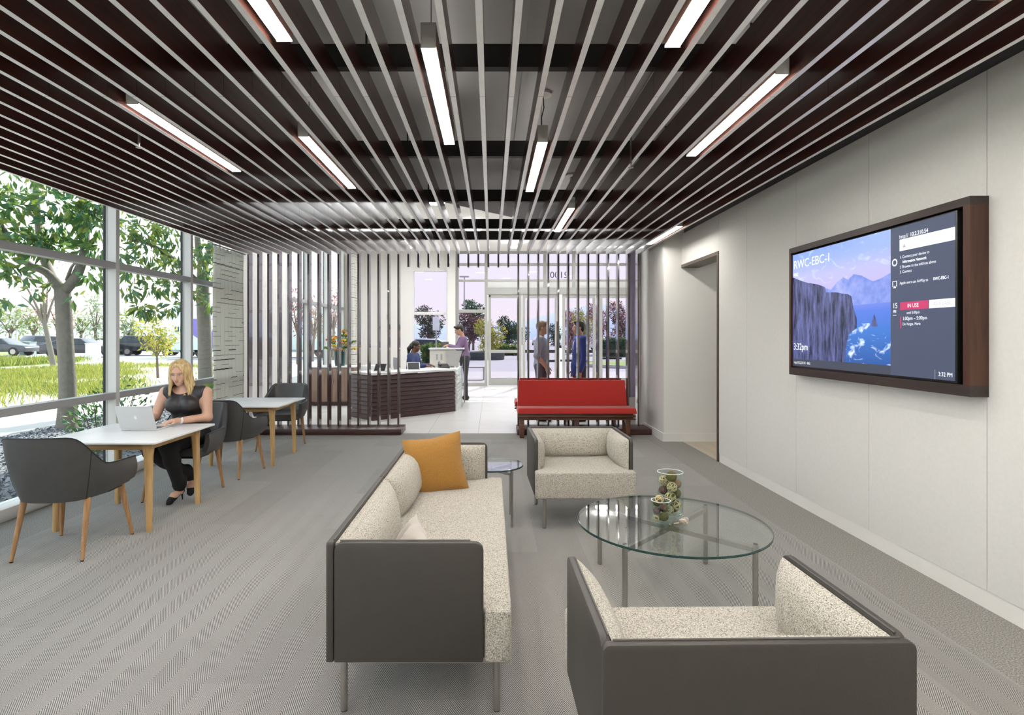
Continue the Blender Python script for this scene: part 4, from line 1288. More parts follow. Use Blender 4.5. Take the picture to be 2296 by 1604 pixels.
def tablet(label, X, Y, rz, z=.822):
    t = empty('tablet', (X, Y, z), rz, label, 'tablet', 'tablets on the reception desk')
    m = MB().box(-.12, .12, -.006, .006, 0, .165).xf(Matrix.Rotation(math.radians(-32), 4, 'X'))
    m.build('case', M_laptop, t, bevel=.003)
    m = MB().box(-.105, .105, -.0075, -.006, .012, .153).xf(Matrix.Rotation(math.radians(-32), 4, 'X'))
    m.build('display', M_black, t)
    m = MB().box(-.11, .11, .0, .10, -.0, .012); m.build('stand', M_black, t)
tablet('black tablet on a stand at the middle of the slatted desk, beside the seated receptionist', -1.46, 10.62, .25)
tablet('dark tablet on the desk corner behind the slat screen posts', -2.02, 10.16, -.3)
ph = empty('desk_phone', (-1.02, 12.05, .77), .3, 'black desk phone below the raised white counter', 'phone')
MB().hexa([(-.11, -.1, 0), (.11, -.1, 0), (.11, .1, 0), (-.11, .1, 0), (-.11, -.1, .03), (.11, -.1, .03), (.11, .1, .10), (-.11, .1, .10)]).build('base', M_black, ph, bevel=.004)
MB().tube([(-.085, -.08, .07), (-.085, .0, .10), (-.085, .09, .125)], [.025, .018, .025], 8).build('handset', M_black, ph)
kb = box('keyboard', -1.52, -1.17, 11.86, 11.98, .772, .79, M_white, None, bevel=.004)
box('keys', -1.51, -1.18, 11.87, 11.97, .7901, .793, M_grey_board, kb)
tag(kb, 'pale keyboard on the low worktop in front of the receptionist', 'keyboard')
# task chair behind the desk
tk = empty('task_chair', (-1.75, 12.0, 0), math.radians(-70), 'grey mesh task chair the receptionist sits on', 'chair')
M_mesh = pm('grey_mesh', (0.30, 0.30, 0.31), .7, var=.2, vscale=120)
MB().prism(rrect(-.24, .24, -.22, .24, .08), .42, .48).build('seat', M_black, tk, smooth=40, bevel=.015)
bk = []
for j in range(9):
    t = j/8; z = .55+.46*t; y = -.24-.05*math.sin(PI*t*.8)-.05*t
    w = .22*(1-.15*t)
    bk.append([(x, y+.04*(x/w)**2 + dy, z) for x, dy in ((-w, -.012), (-w*.5, -.012), (0, -.012), (w*.5, -.012), (w, -.012), (w, .012), (w*.5, .012), (0, .012), (-w*.5, .012), (-w, .012))])
MB().loft(bk).build('backrest', M_mesh, tk, smooth=60)
MB().tube([(0, -.2, .44), (0, -.27, .5), (0, -.27, .6)], .02, 8).build('back_post', M_steel, tk)
MB().cyl(0, 0, .10, .42, .028, 10).build('gas_post', M_steel, tk)
for i in range(5):
    a = 2*PI*i/5
    lg = MB().tube([(0, 0, .11), (.28*math.cos(a), .28*math.sin(a), .07)], [.025, .015], 8).build('leg', M_steel, tk)
    MB().ball((.28*math.cos(a), .28*math.sin(a), .03), .03, 10, 6).build('caster', M_black, lg)
for s in (-1, 1):
    MB().tube([(s*.24, 0, .44), (s*.28, 0, .5), (s*.28, -.02, .66), (s*.28, .14, .67)], .014, 8).build('armrest', M_steel, tk)

# credenza with flowers
cz = empty('credenza', (-3.15, 12.1, 0), 0, 'low walnut credenza under the lobby windows', 'cabinet')
M_credenza = wood('credenza_veneer', (0.22, 0.14, 0.10), (0.30, 0.20, 0.14), .4, 'z', 6)
box('body', -.62, .28, -.30, .30, .08, .80, M_credenza, cz, bevel=.003)
box('plinth', -.58, .24, -.26, .26, 0, .08, M_walnut_dark, cz)
box('top', -.64, .30, -.32, .32, .80, .825, M_white, cz, bevel=.003)
for i in range(2):
    d = box('door', -.61+.445*i, -.61+.44+.445*i, -.318, -.300, .10, .785, M_credenza, cz, bevel=.002)
    box('handle', -.20+.03*i, -.19+.03*i, -.335, -.318, .45, .60, M_steel, d)
wc = empty('wall_cabinet', (-2.72, 12.35, 0), 0, 'white cabinet with steel handles beside the walnut credenza', 'cabinet')
box('body', -.10, .30, -.20, .30, 0, .82, M_white, wc, bevel=.003)
for i in range(2):
    d = box('door', -.095+.198*i, .098+.198*i, -.216, -.2, .06, .80, M_white, wc, bevel=.002)
    box('handle', .07+.05*i, .08+.05*i, -.235, -.216, .42, .62, M_steel, d)
vz = MB().lathe([(.001, 0), (.10, 0), (.11, .05), (.12, .28), (.125, .30), (.11, .30), (.1, .05), (.001, .04)], 20).build('flower_vase', pm('teal_glass_vase', (.02, .06, .07), .15), None, smooth=40)
vz.location = (-3.25, 12.1, .825)
tag(vz, 'dark teal vase on the walnut credenza', 'vase')
fb = empty('flower_bouquet', (-3.25, 12.1, 1.05), 0, 'yellow and orange flower bouquet standing in the dark teal vase', 'flowers')
rf = random.Random(11)
M_stem = pm('flower_stem', (.08, .18, .04), .7); M_fy = pm('yellow_petal', (.75, .52, .06), .7, trans=.3); M_fo = pm('orange_petal', (.65, .24, .05), .7, trans=.3)
M_fl = pm('bouquet_leaf', (.13, .24, .05), .6, trans=.3)
for i in range(30):
    a = rf.uniform(0, 2*PI); e = rf.uniform(.15, 1.3); R_ = rf.uniform(.28, .46)
    tip = Vector((math.cos(a)*math.cos(e)*R_*.8, math.sin(a)*math.cos(e)*R_*.8, math.sin(e)*R_*1.15+.03))
    stem = MB().tube([(0, 0, -.1), tuple(tip*.5+Vector((0, 0, .05))), tuple(tip)], .005, 5).build('stem', M_stem, fb)
    m = MB()
    for k in range(8):
        b = 2*PI*k/8
        m.ball((tip.x+.035*math.cos(b), tip.y+.035*math.sin(b), tip.z+.01*math.sin(3*b)), (.026, .026, .018), 6, 4)
    m.build('flower', M_fl if i % 3 == 2 else (M_fy if i % 3 else M_fo), stem, smooth=60)
    if i % 2 == 0:
        q = tip*.75
        m = MB(); m.add([tuple(q), tuple(q*1.25+Vector((.03, 0, .02))), tuple(q*1.55+Vector((0, 0, -.03))), tuple(q*1.25+Vector((-.03, 0, .02)))], [(0, 1, 2, 3)])
        m.build('leaf', M_fl, stem)
wp = box('wall_switch', -3.06, -2.99, YF-.012, YF, 1.95, 2.10, M_grey_board)
tag(wp, 'small grey control plate on the white wall behind the desk', 'switch')

# =================================================================== PEOPLE
def surf_nets(F, org, h):
    """naive surface nets on a scalar grid; returns verts, quads"""
    S_ = F < 0
    nx, ny, nz = F.shape
    acc = np.zeros((nx-1, ny-1, nz-1, 3), np.float32); cnt = np.zeros((nx-1, ny-1, nz-1), np.float32)
    base = np.stack(np.meshgrid(np.arange(nx-1), np.arange(ny-1), np.arange(nz-1), indexing='ij'), -1).astype(np.float32)
    def sl(d, ax):       # corner slices
        return slice(d[ax], d[ax]+(nx-1, ny-1, nz-1)[ax])
    for ax in range(3):
        o = [a for a in range(3) if a != ax]
        for i in (0, 1):
            for j in (0, 1):
                d0 = [0, 0, 0]; d0[o[0]] = i; d0[o[1]] = j
                d1 = list(d0); d1[ax] = 1
                A = F[sl(d0, 0), sl(d0, 1), sl(d0, 2)]; B = F[sl(d1, 0), sl(d1, 1), sl(d1, 2)]
                m = (A < 0) != (B < 0)
                idx = np.nonzero(m)
                t = A[idx]/(A[idx]-B[idx])
                p = np.zeros((len(t), 3), np.float32); p[:] = d0; p[:, ax] += t
                acc[idx] += p; cnt[idx] += 1
    act = cnt > 0
    vid = -np.ones(act.shape, np.int64)
    n = int(act.sum()); vid[act] = np.arange(n)
    V = (acc[act]/cnt[act][:, None] + base[act])*h + np.array(org, np.float32)
    Q = []
    for ax in range(3):
        o = [(ax+1) % 3, (ax+2) % 3]
        d1 = [slice(None)]*3; d0 = [slice(None)]*3
        d0[ax] = slice(0, -1); d1[ax] = slice(1, None)
        A = S_[tuple(d0)]; B = S_[tuple(d1)]
        for val in (True, False):
            m = (A == val) & (B == (not val))
            ii = np.nonzero(m)
            ii = [np.array(x) for x in ii]
            ok = (ii[o[0]] > 0) & (ii[o[1]] > 0) & (ii[o[0]] < F.shape[o[0]]-1) & (ii[o[1]] < F.shape[o[1]]-1)
            ii = [x[ok] for x in ii]
            def g(a, b):
                k = list(ii); k[o[0]] = k[o[0]]-a; k[o[1]] = k[o[1]]-b
                return vid[k[0], k[1], k[2]]
            q = np.stack([g(1, 1), g(0, 1), g(0, 0), g(1, 0)], 1)
            if not val: q = q[:, ::-1]
            Q.append(q)
    return V, np.concatenate(Q)

def cap(a, b, ra, rb=None, k=.03, sub=False):
    return ('c', Vector(a), Vector(b), ra, ra if rb is None else rb, k, sub)
def ell(c, r, k=.03, sub=False, R=None):
    return ('e', Vector(c), tuple(r) if isinstance(r, (tuple, list)) else (r, r, r), R, k, sub)
def infl(ps, d):
    out = []
    for p in ps:
        if p[0] == 'c': out.append(('c', p[1], p[2], p[3]+d, p[4]+d, p[5], p[6]))
        else: out.append(('e', p[1], tuple(x+d for x in p[2]), p[3], p[4], p[5]))
    return out

def sdf_mesh(name, prims, h, mat, cuts=()):
    lo = Vector((9, 9, 9)); hi = -lo
    def bb(p):
        if p[0] == 'c':
            r = max(p[3], p[4]); return [min(p[1][i], p[2][i])-r for i in range(3)], [max(p[1][i], p[2][i])+r for i in range(3)]
        r = max(p[2]); return [p[1][i]-r for i in range(3)], [p[1][i]+r for i in range(3)]
    for p in prims:
        if p[-1]: continue
        a, b = bb(p)
        lo = Vector([min(lo[i], a[i]) for i in range(3)]); hi = Vector([max(hi[i], b[i]) for i in range(3)])
    lo -= Vector((.03, .03, .03)); hi += Vector((.03, .03, .03))
    n = [int((hi[i]-lo[i])/h)+2 for i in range(3)]
    ax = [np.arange(n[i], dtype=np.float32)*h+lo[i] for i in range(3)]
    F = np.full(n, .12, np.float32)
    for p in prims:
        a, b = bb(p); mg = .09
        s = [slice(max(0, int((a[i]-mg-lo[i])/h)), min(n[i], int((b[i]+mg-lo[i])/h)+2)) for i in range(3)]
        if any(q.stop <= q.start for q in s): continue
        X = ax[0][s[0]][:, None, None]; Y = ax[1][s[1]][None, :, None]; Z = ax[2][s[2]][None, None, :]
        if p[0] == 'c':
            A, B = p[1], p[2]; D = B-A; dd = max(D.dot(D), 1e-9)
            t = np.clip(((X-A.x)*D.x + (Y-A.y)*D.y + (Z-A.z)*D.z)/dd, 0, 1)
            d = np.sqrt((X-A.x-t*D.x)**2 + (Y-A.y-t*D.y)**2 + (Z-A.z-t*D.z)**2) - (p[3]+(p[4]-p[3])*t)
            k = p[5]
        else:
            c, r, R, k = p[1], p[2], p[3], p[4]
            x, y, z = X-c.x, Y-c.y, Z-c.z
            if R is not None:
                M_ = R.transposed()
                x, y, z = (M_[0][0]*x+M_[0][1]*y+M_[0][2]*z, M_[1][0]*x+M_[1][1]*y+M_[1][2]*z, M_[2][0]*x+M_[2][1]*y+M_[2][2]*z)
            k0 = np.sqrt((x/r[0])**2+(y/r[1])**2+(z/r[2])**2); k1 = np.sqrt((x/r[0]**2)**2+(y/r[1]**2)**2+(z/r[2]**2)**2)+1e-9
            d = k0*(k0-1)/k1
        G_ = F[s[0], s[1], s[2]]
        if p[-1]:
            d = -d
            hh = np.clip(.5-.5*(d-G_)/k, 0, 1)
            F[s[0], s[1], s[2]] = G_*hh + d*(1-hh) + k*hh*(1-hh)
        else:
            hh = np.clip(.5+.5*(d-G_)/k, 0, 1)
            F[s[0], s[1], s[2]] = d*(1-hh) + G_*hh - k*hh*(1-hh)
    for nrm, off in cuts:          # half spaces removed: nrm.p > off
        d = ax[0][:, None, None]*nrm[0] + ax[1][None, :, None]*nrm[1] + ax[2][None, None, :]*nrm[2] - off
        F = np.maximum(F, d)
    V, Q = surf_nets(F, lo, h)
    me = bpy.data.meshes.new(name)
    me.from_pydata(V.tolist(), [], Q.tolist())
    me.materials.append(mat)
    me.polygons.foreach_set('use_smooth', [True]*len(me.polygons))
    me.update()
    return me

def head_prims(c, R, s=1.0, fem=False):
    def P(x, y, z): return Vector(c) + R @ (Vector((x, y, z))*s)
    E = lambda x, y, z, r, k=.02, sub=False: ell(P(x, y, z), tuple(q*s for q in (r if isinstance(r, tuple) else (r, r, r))), k, sub, R)
    jw = .050 if fem else .060
    ck = .026 if fem else .030; nz_ = .0100 if fem else .0125
    ps = [E(0, .012, .038, (.073, .090, .082)), E(0, -.022, -.035, (jw, .066, .072), .03), E(0, -.058, -.090, (.024, .022, .020), .025),
          E(.033, -.055, -.026, ck, .02), E(-.033, -.055, -.026, ck, .02), E(0, -.078, .028, (.050, .016, .014), .02),
          cap(P(0, -.088, .010), P(0, -.109, -.030), .0062*s, nz_*s, .012), E(.011, -.097, -.034, .009, .008), E(-.011, -.097, -.034, .009, .008),
          E(0, -.078, -.060, (.032, .012, .016), .016),
          E(.074, .012, -.008, (.010, .021, .031), .008), E(-.074, .012, -.008, (.010, .021, .031), .008),
          E(.031, -.104, .004, (.016, .016, .0085), .010, True), E(-.031, -.104, .004, (.016, .016, .0085), .010, True)]
    return ps, P

def face_parts(parent, P, R, s, brow_mat, lip_mat):
    for q in (-1, 1):
        ec = P(q*.031, -.0815, .004)
        em_ = MB().ball((0, 0, 0), (.0125*s, .0088*s, .0062*s), 12, 8).xf(Matrix.Translation(ec) @ R.to_4x4())
        e = em_.build('eye', M_eyewhite, parent, smooth=60)
        MB().ball(tuple(P(q*.031-.001, -.0868, .0030)), .0048*s, 8, 6).build('iris', M_iris, e, smooth=60)
        MB().tube([tuple(P(q*.020, -.0868, .0072)), tuple(P(q*.031, -.0895, .0098)), tuple(P(q*.043, -.0835, .0066))], [.0012*s, .0022*s, .0014*s], 6).build('eyelash', M_iris, e, smooth=60)
        MB().tube([tuple(P(q*.014, -.097, .024)), tuple(P(q*.031, -.096, .030)), tuple(P(q*.050, -.083, .025))], [.0015*s, .0021*s, .0010*s], 6).build('eyebrow', brow_mat, parent, smooth=60)
    m = MB()
    for yy_, zz_, rr_ in ((-.0872, -.0572, (.0205, .0085, .0040)), (-.0862, -.0642, (.0175, .0085, .0048))):
        b_ = MB().ball((0, 0, 0), tuple(q_*s for q_ in rr_), 12, 8).xf(Matrix.Translation(P(0, yy_, zz_)) @ R.to_4x4())
        m.add(b_.v, b_.f)
    m.build('lips', lip_mat, parent, smooth=60)

def hand_prims(w, d, up, side, curl=.5, s=1.0, thumb=1):
    """w wrist, d pointing direction, up back-of-hand normal"""
    w, d, up = Vector(w), Vector(d).normalized(), Vector(up)
    up = (up - d*up.dot(d)).normalized()
    lat = d.cross(up)*side*thumb       # toward the thumb
    ps = [cap(w, w+d*.035*s, .021*s, .024*s, .015), cap(w+d*.04*s+lat*.018*s, w+d*.085*s+lat*.022*s, .017*s, .0135*s, .02), cap(w+d*.04*s-lat*.018*s, w+d*.08*s-lat*.024*s, .016*s, .0125*s, .02), cap(w+d*.05*s, w+d*.088*s, .0165*s, .0135*s, .02)]
    for i, (o, l) in enumerate(((.027, .068), (.009, .078), (-.009, .073), (-.026, .057))):
        b = w+d*.082*s+lat*o*s
        c1 = (d*math.cos(curl*.5)-up*math.sin(curl*.5)).normalized(); c2 = (d*math.cos(curl*1.3)-up*math.sin(curl*1.3)).normalized()
        sp = lat*o*.25
        m1 = b+(c1*l*.5+sp*.5)*s; e1 = m1+(c2*l*.5+sp*.3)*s
        ps += [cap(b, m1, .0098*s, .0088*s, .006), cap(m1, e1, .0088*s, .0072*s, .004)]
    t0 = w+d*.022*s+lat*.02*s; t1 = t0+(lat*.030+d*.030-up*.008)*s; t2 = t1+(lat*.008+d*.032-up*.010)*s
    ps += [cap(t0, t1, .014*s, .0105*s, .010), cap(t1, t2, .0105*s, .0080*s, .005)]
    return ps

M_skin = pm('light_skin', (0.62, 0.37, 0.26), .5, var=.05, vscale=20)
M_skin2 = pm('tan_skin', (0.50, 0.28, 0.18), .5, var=.05, vscale=20)
M_skin3 = pm('brown_skin', (0.16, 0.075, 0.045), .5, var=.05, vscale=20)
M_eyewhite = pm('eye_white', (0.75, 0.73, 0.70), .3); M_iris = pm('dark_iris', (0.03, 0.025, 0.02), .2)
M_lips = pm('rose_lips', (0.45, 0.14, 0.12), .45)
def hair_mat(name, c1, c2, axis='z'):
    return wood(name, c1, c2, .42, axis, 22)
M_blonde = hair_mat('blonde_hair', (0.42, 0.27, 0.10), (0.78, 0.60, 0.32))
M_dark_hair = hair_mat('dark_hair', (0.010, 0.007, 0.006), (0.035, 0.024, 0.018))
M_sandy = hair_mat('sandy_hair', (0.20, 0.13, 0.08), (0.34, 0.24, 0.16))
M_browb = pm('brown_brow', (0.24, 0.14, 0.08), .7)
M_blacktop = pm('charcoal_satin', (0.030, 0.027, 0.027), .42, var=.15, vscale=12)
M_blackcloth = pm('black_cloth', (0.007, 0.007, 0.008), .8, var=.2, vscale=20)
M_suede = pm('black_suede', (0.006, 0.006, 0.007), .85)

def yawpitch(yaw, pitch, roll=0):
    return (Matrix.Rotation(yaw, 3, 'Z') @ Matrix.Rotation(pitch, 3, 'X') @ Matrix.Rotation(roll, 3, 'Y'))

# ---------------------------------------------------------------- the seated woman
def woman():
    h = .0055
    R = yawpitch(math.radians(7), math.radians(13))
    hc = (-.015, -.055, 1.118)
    hp, P = head_prims(hc, R, .93, True)
    neck = [cap((-.0, .005, .98), P(0, .022, -.06), .050, .047, .03)]
    torso = [ell((0, .02, .84), (.150, .105, .150), .05), ell((0, .045, .66), (.128, .10, .13), .05), ell((0, .07, .54), (.172, .135, .105), .05),
             cap((-.13, .02, .945), (.13, .02, .945), .052, .052, .05), ell((.068, -.068, .835), (.066, .060, .064), .035), ell((-.068, -.068, .835), (.066, .060, .064), .035)]
    shL, elL, wrL = Vector((.183, .02, .935)), Vector((.215, -.02, .715)), Vector((.080, -.275, .722))
    shR, elR, wrR = Vector((-.183, .01, .940)), Vector((-.245, -.05, .725)), Vector((-.165, -.285, .724))
    arms = [cap(shL, elL, .053, .041, .04), cap(elL, wrL, .040, .0245, .02), cap(shR, elR, .053, .041, .04), cap(elR, wrR, .040, .0245, .02)]
    hands = hand_prims(wrL, (-.55, -.82, -.05), (0, 0, 1), 1, .55, .92, -1) + hand_prims(wrR, (.25, -.95, -.05), (0, 0, 1), -1, .55, .92, -1)
    hipL, knL, anL, toL = Vector((.092, .05, .545)), Vector((.075, -.40, .528)), Vector((.072, -.225, .135)), Vector((.045, -.325, .035))
    hipR, knR, anR, toR = Vector((-.092, .05, .540)), Vector((-.075, -.38, .478)), Vector((.105, -.105, .195)), Vector((.150, -.19, .075))
    legs = [cap(hipL, knL, .090, .058, .04), cap(knL, knL.lerp(anL, .35), .058, .052, .02), cap(knL.lerp(anL, .35), anL, .052, .031, .02),
            cap(hipR, knR, .090, .058, .04), cap(knR, knR.lerp(anR, .35), .058, .052, .02), cap(knR.lerp(anR, .35), anR, .052, .031, .02)]
    def foot(an, to):
        return [cap(an, an+Vector((0, .018, -.045)), .028, .024, .02), cap(an+Vector((0, .01, -.04)), an.lerp(to, .6)+Vector((0, 0, -.005)), .025, .028, .02), cap(an.lerp(to, .6), to, .028, .018, .02)]
    body = torso + neck + hp + arms + hands + legs + foot(anL, toL) + foot(anR, toR)
    me = sdf_mesh('person', body, h, M_skin)
    o = link_mesh('person', me, None, (-2.80, 5.16, 0))
    tag(o, 'blonde woman in a sleeveless charcoal top typing on the silver laptop', 'person')
    face_parts(o, P, R, .93, M_browb, M_lips)
    # sleeveless top
    top = infl(torso, .008) + [ell((.165, .015, .935), (.055, .06, .06), .03), ell((-.165, .012, .938), (.055, .06, .06), .03),
          ell(P(0, -.02, -.135), (.088, .088, .062), .02, True), ell((.235, 0, .90), (.058, .12, .13), .015, True), ell((-.238, 0, .90), (.058, .12, .13), .015, True)]
    link_mesh('blouse', sdf_mesh('blouse', top, h, M_blacktop, cuts=(((0, 0, -1), -.535),)), o)
    # trousers
    lo_ = [ell((0, .07, .545), (.184, .147, .105), .05)] + infl(legs, .012)
    tr_ = lo_ + [cap(anL+Vector((0, .01, .06)), anL+Vector((0, .005, .03)), .055, .058, .02), cap(anR+Vector((-.02, -.03, .07)), anR+Vector((-.01, -.01, .03)), .050, .052, .02)]
    link_mesh('trousers', sdf_mesh('trousers', tr_, .006, M_blackcloth, cuts=(((0, 0, 1), .625),)), o)
    for an, to in ((anL, toL), (anR, toR)):
        f = foot(an, to)
        tip = to+(to-an).normalized()*.035; tip.z = max(to.z-.012, .012)
        sh = [cap(an.lerp(to, .62)+Vector((0, 0, -.006)), to, .031, .024, .02), cap(to, tip, .024, .010, .02), cap(an+Vector((0, .028, -.050)), an.lerp(to, .6)+Vector((0, 0, -.022)), .020, .019, .02), ell(an+Vector((0, .034, -.035)), (.026, .018, .030), .02),
              ell(an.lerp(to, .28)+Vector((0, -.002, .028)), (.05, .05, .030), .012, True)]
        s_ = link_mesh('shoe', sdf_mesh('shoe', sh, .0045, M_suede), o)
        hb = an+Vector((0, .040, -.055)); 
        he = hb+Vector((.012 if an.x > .09 else 0, .012, -.07)); he.z = max(.002, he.z)
        MB().tube([tuple(hb), tuple(he)], [.010, .004], 8).build('heel', M_suede, s_)
    # hair: cap plus long locks on both sides, face left free
    hr = [ell(P(0, .018, .046), (.081, .096, .086), .03, False, R), ell(P(0, .055, -.04), (.074, .056, .10), .04, False, R), cap(P(0, .07, -.06), P(0, .075, -.17), .062, .045, .05)]
    hr.append(ell(P(-.004, -.118, -.012), (.056, .080, .108), .012, True, R))
    hr.append(ell(P(0, -.03, -.16), (.055, .075, .055), .015, True))
    hro = link_mesh('hair', sdf_mesh('hair', hr, .005, M_blonde), o)
    st = MB(); rs = random.Random(21)
    for q in (-1, 1):
        for lay in range(3):
            for i in range(26):
                f = (i+rs.uniform(-.3, .3))/25
                ph = math.radians(44+120*f)
                sx_, cy_ = math.sin(ph)*q, -math.cos(ph)
                gr = 1.0+.035*lay+rs.uniform(-.02, .02)
                wv = rs.uniform(-.006, .006)
                part = -.014
                top_ = (part+q*.004, -.050+.10*f, .124-.020*f*f-.004*lay)
                pts = [P(*top_),
                       P(part*.5+sx_*.050*gr, .012+cy_*.072*gr-.008*(1-f), .108),
                       P(sx_*.080*gr, .012+cy_*.092*gr, .058),
                       P(sx_*.088*gr+wv, .012+cy_*.090*gr, -.010),
                       P(sx_*.090*gr+wv*1.5+q*.004, .014+cy_*.086*gr, -.075),
                       P(sx_*.096*gr+q*(.010 if q > 0 else .004)-wv, .012+cy_*.088*gr-.010*(1-f), -.135),
                       P(sx_*.104*gr+q*(.020 if q > 0 else .006)+wv, .008+cy_*.092*gr-.018*(1-f), -.185-rs.uniform(0, .03))]
                st.tube([tuple(p) for p in catmull(pts, 3)], [.004]*3+[.0085]*10+[.0075, .0065, .0055, .0045, .003, .0012], 5)
    st.build('hair_locks', M_blonde, hro, smooth=70)['kind'] = 'stuff'
    # watch
    wd = (wrL-elL).normalized(); wp_ = wrL-wd*.028
    e1 = wd.orthogonal().normalized(); e2 = wd.cross(e1)
    rings = []
    for k in range(16):
        a = 2*PI*k/16; n_ = e1*math.cos(a)+e2*math.sin(a)
        rings.append([tuple(wp_+n_*.0265+wd*.010), tuple(wp_+n_*.0295+wd*.010), tuple(wp_+n_*.0295-wd*.010), tuple(wp_+n_*.0265-wd*.010)])
    wb = MB().loft(rings, False, True).build('watch_band', M_white, o, smooth=30)
    fc = wp_+Vector((.004, -.004, .030))
    MB().cbox(fc.x, fc.y, fc.z, .026, .030, .009).build('watch_face', M_black, wb, bevel=.003)
    # hoop of the collar charm (small gold bow)
    MB().tube([(.045, -.112, .925), (.056, -.113, .932), (.066, -.108, .926)], [.002, .006, .002], 6).build('brooch', pm('gold_charm', (.7, .5, .2), .3, .8), o)
    MB().tube([tuple(P(.074, .0, -.045)), tuple(P(.076, -.002, -.070))], [.004, .006], 6).build('earring', MATS['gold_charm'], o)
    return o
woman()

# ---------------------------------------------------------------- other people
def adult(label, loc, rz, J, mats, h=.009, hair='short', top='shirt', sleeve=.45, fem=False):
    """figure facing -y in its own frame; J holds the joints"""
    sk, hm, tm, trm, shm = mats
    R = yawpitch(J.get('yaw', 0), J.get('pitch', 0))
    hp, P = head_prims(J['head'], R, J.get('hs', .98), fem)
    V_ = Vector
    ch, pv = V_(J['chest']), V_(J['pelvis'])
    mid = ch.lerp(pv, .55)
    w = J.get('w', 1.0)
    torso = [ell(ch, (.165*w, .115*w, .17), .05), ell(mid, (.145*w, .108*w, .14), .05), ell(pv, (.160*w, .120*w, .12), .05), cap(V_(J['shL'])*.86+ch*.14, V_(J['shR'])*.86+ch*.14, .055, .055, .05)]
    neck = [cap(ch+V_((0, .01, .14)), P(0, .02, -.07), .058, .052, .03)]
    arms = []; up = []; fo = []; hands = []
    for s, q in (('L', 1), ('R', -1)):
        a, b, c = V_(J['sh'+s]), V_(J['el'+s]), V_(J['wr'+s])
        up.append(cap(a, b, .056, .043, .04)); fo.append(cap(b, c, .042, .028, .02))
        d = V_(J.get('hd'+s, c-b)); hands += hand_prims(c, d, J.get('hu'+s, (q, 0, 0)), q, J.get('curl', .6), 1.0, J.get('th'+s, 1))
    legs = []
    for s in 'LR':
        a, b, c, e = V_(J['hip'+s]), V_(J['kn'+s]), V_(J['an'+s]), V_(J['to'+s])
        legs += [cap(a, b, .092, .062, .04), cap(b, b.lerp(c, .35), .060, .056, .02), cap(b.lerp(c, .35), c, .056, .036, .02)]
    feet = [cap(V_(J['an'+s])+V_((0, 0, -.03)), V_(J['to'+s]), .036, .028, .02) for s in 'LR']
    o = link_mesh('person', sdf_mesh('person', torso+neck+hp+up+fo+hands+legs+feet, h, sk), None, loc)
    o.rotation_euler = (0, 0, rz)
    tag(o, label, 'person')
    face_parts(o, P, R, J.get('hs', .98), hm if hair != 'short_light' else M_browb, M_lips)
    tp = infl(torso, .014) + infl(up, .013)
    for f in fo:
        tp.append(('c', f[1], f[1].lerp(f[2], sleeve), f[3]+.012, f[3]+(f[4]-f[3])*sleeve+.012, .02, False))
    zt = pv.z-.03
    if top == 'blazer':
        tp = infl(torso, .024) + infl(up, .020) + [cap(pv+V_((0, 0, -.02)), pv+V_((0, 0, -.12)), .15, .155, .05)]
        for f in fo: tp.append(('c', f[1], f[1].lerp(f[2], .95), f[3]+.016, f[4]+.018, .02, False))
        zt = pv.z-.17
        tp.append(ell(ch+V_((0, -.20, .06)), (.055, .12, .17), .012, True))
        sh_ = [q for q in infl(torso, .010)]
        link_mesh('shirt', sdf_mesh('shirt', sh_, h, M_paleshirt, cuts=(((0, 0, -1), -(pv.z)),)), o)
    tp.append(ell(P(0, -.03, -.15), (.06, .07, .035), .01, True))
    link_mesh('blazer' if top == 'blazer' else 'shirt', sdf_mesh(top, tp, h, tm, cuts=(((0, 0, -1), -zt),)), o)
    tz = [ell(pv, (.168*w, .130*w, .12), .05)] + infl(legs, .016)
    link_mesh('trousers', sdf_mesh('trousers', tz, h, trm, cuts=(((0, 0, 1), pv.z+.06),)), o)
    for s in 'LR':
        a, e = V_(J['an'+s]), V_(J['to'+s])
        link_mesh('shoe', sdf_mesh('shoe', [cap(a+V_((0, .03, -.035)), e, .046, .038, .02), ell(a+V_((0, .02, -.02)), (.046, .05, .05), .02)], h, shm, cuts=(((0, 0, -1), -.002),)), o)
    s_ = J.get('hs', .98)
    hh = [ell(P(0, .022, .052), (.083*s_, .098*s_, .086*s_), .03, False, R), ell(P(0, .065, -.005), (.070*s_, .045*s_, .075*s_), .03, False, R)]
    if hair == 'pony':
        hh += [cap(P(0, .11, .02), P(0, .15, -.08), .04, .035, .02), cap(P(0, .15, -.08), P(0, .14, -.20), .045, .02, .03)]
    else:
        hh += [cap(P(-.045, -.07, .098), P(.05, -.072, .100), .022, .026, .03)]
    hh += [ell(P(0, -.120, -.012), (.075*s_, .080*s_, .092*s_), .012, True, R), ell(P(.09, -.02, -.06), (.04, .06, .07), .01, True), ell(P(-.09, -.02, -.06), (.04, .06, .07), .01, True)]
    link_mesh('hair', sdf_mesh('hair', hh, .007, hm), o)
    return o
M_paleshirt = pm('pale_shirt', (.70, .72, .76), .8)
M_greyshirt = pm('grey_blue_shirt', (.30, .33, .40), .8, var=.25, vscale=60)
M_blazer = pm('royal_blue_blazer', (.030, .055, .26), .75, var=.1)
M_plum = pm('plum_shirt', (.17, .10, .19), .7, var=.15)
M_navy = pm('navy_jacket', (.035, .05, .14), .75, var=.1)
M_slate = pm('slate_trousers', (.075, .072, .095), .8)
M_darktr = pm('dark_trousers', (.035, .035, .045), .8)
M_shoe = pm('dark_shoes', (.02, .015, .012), .4)
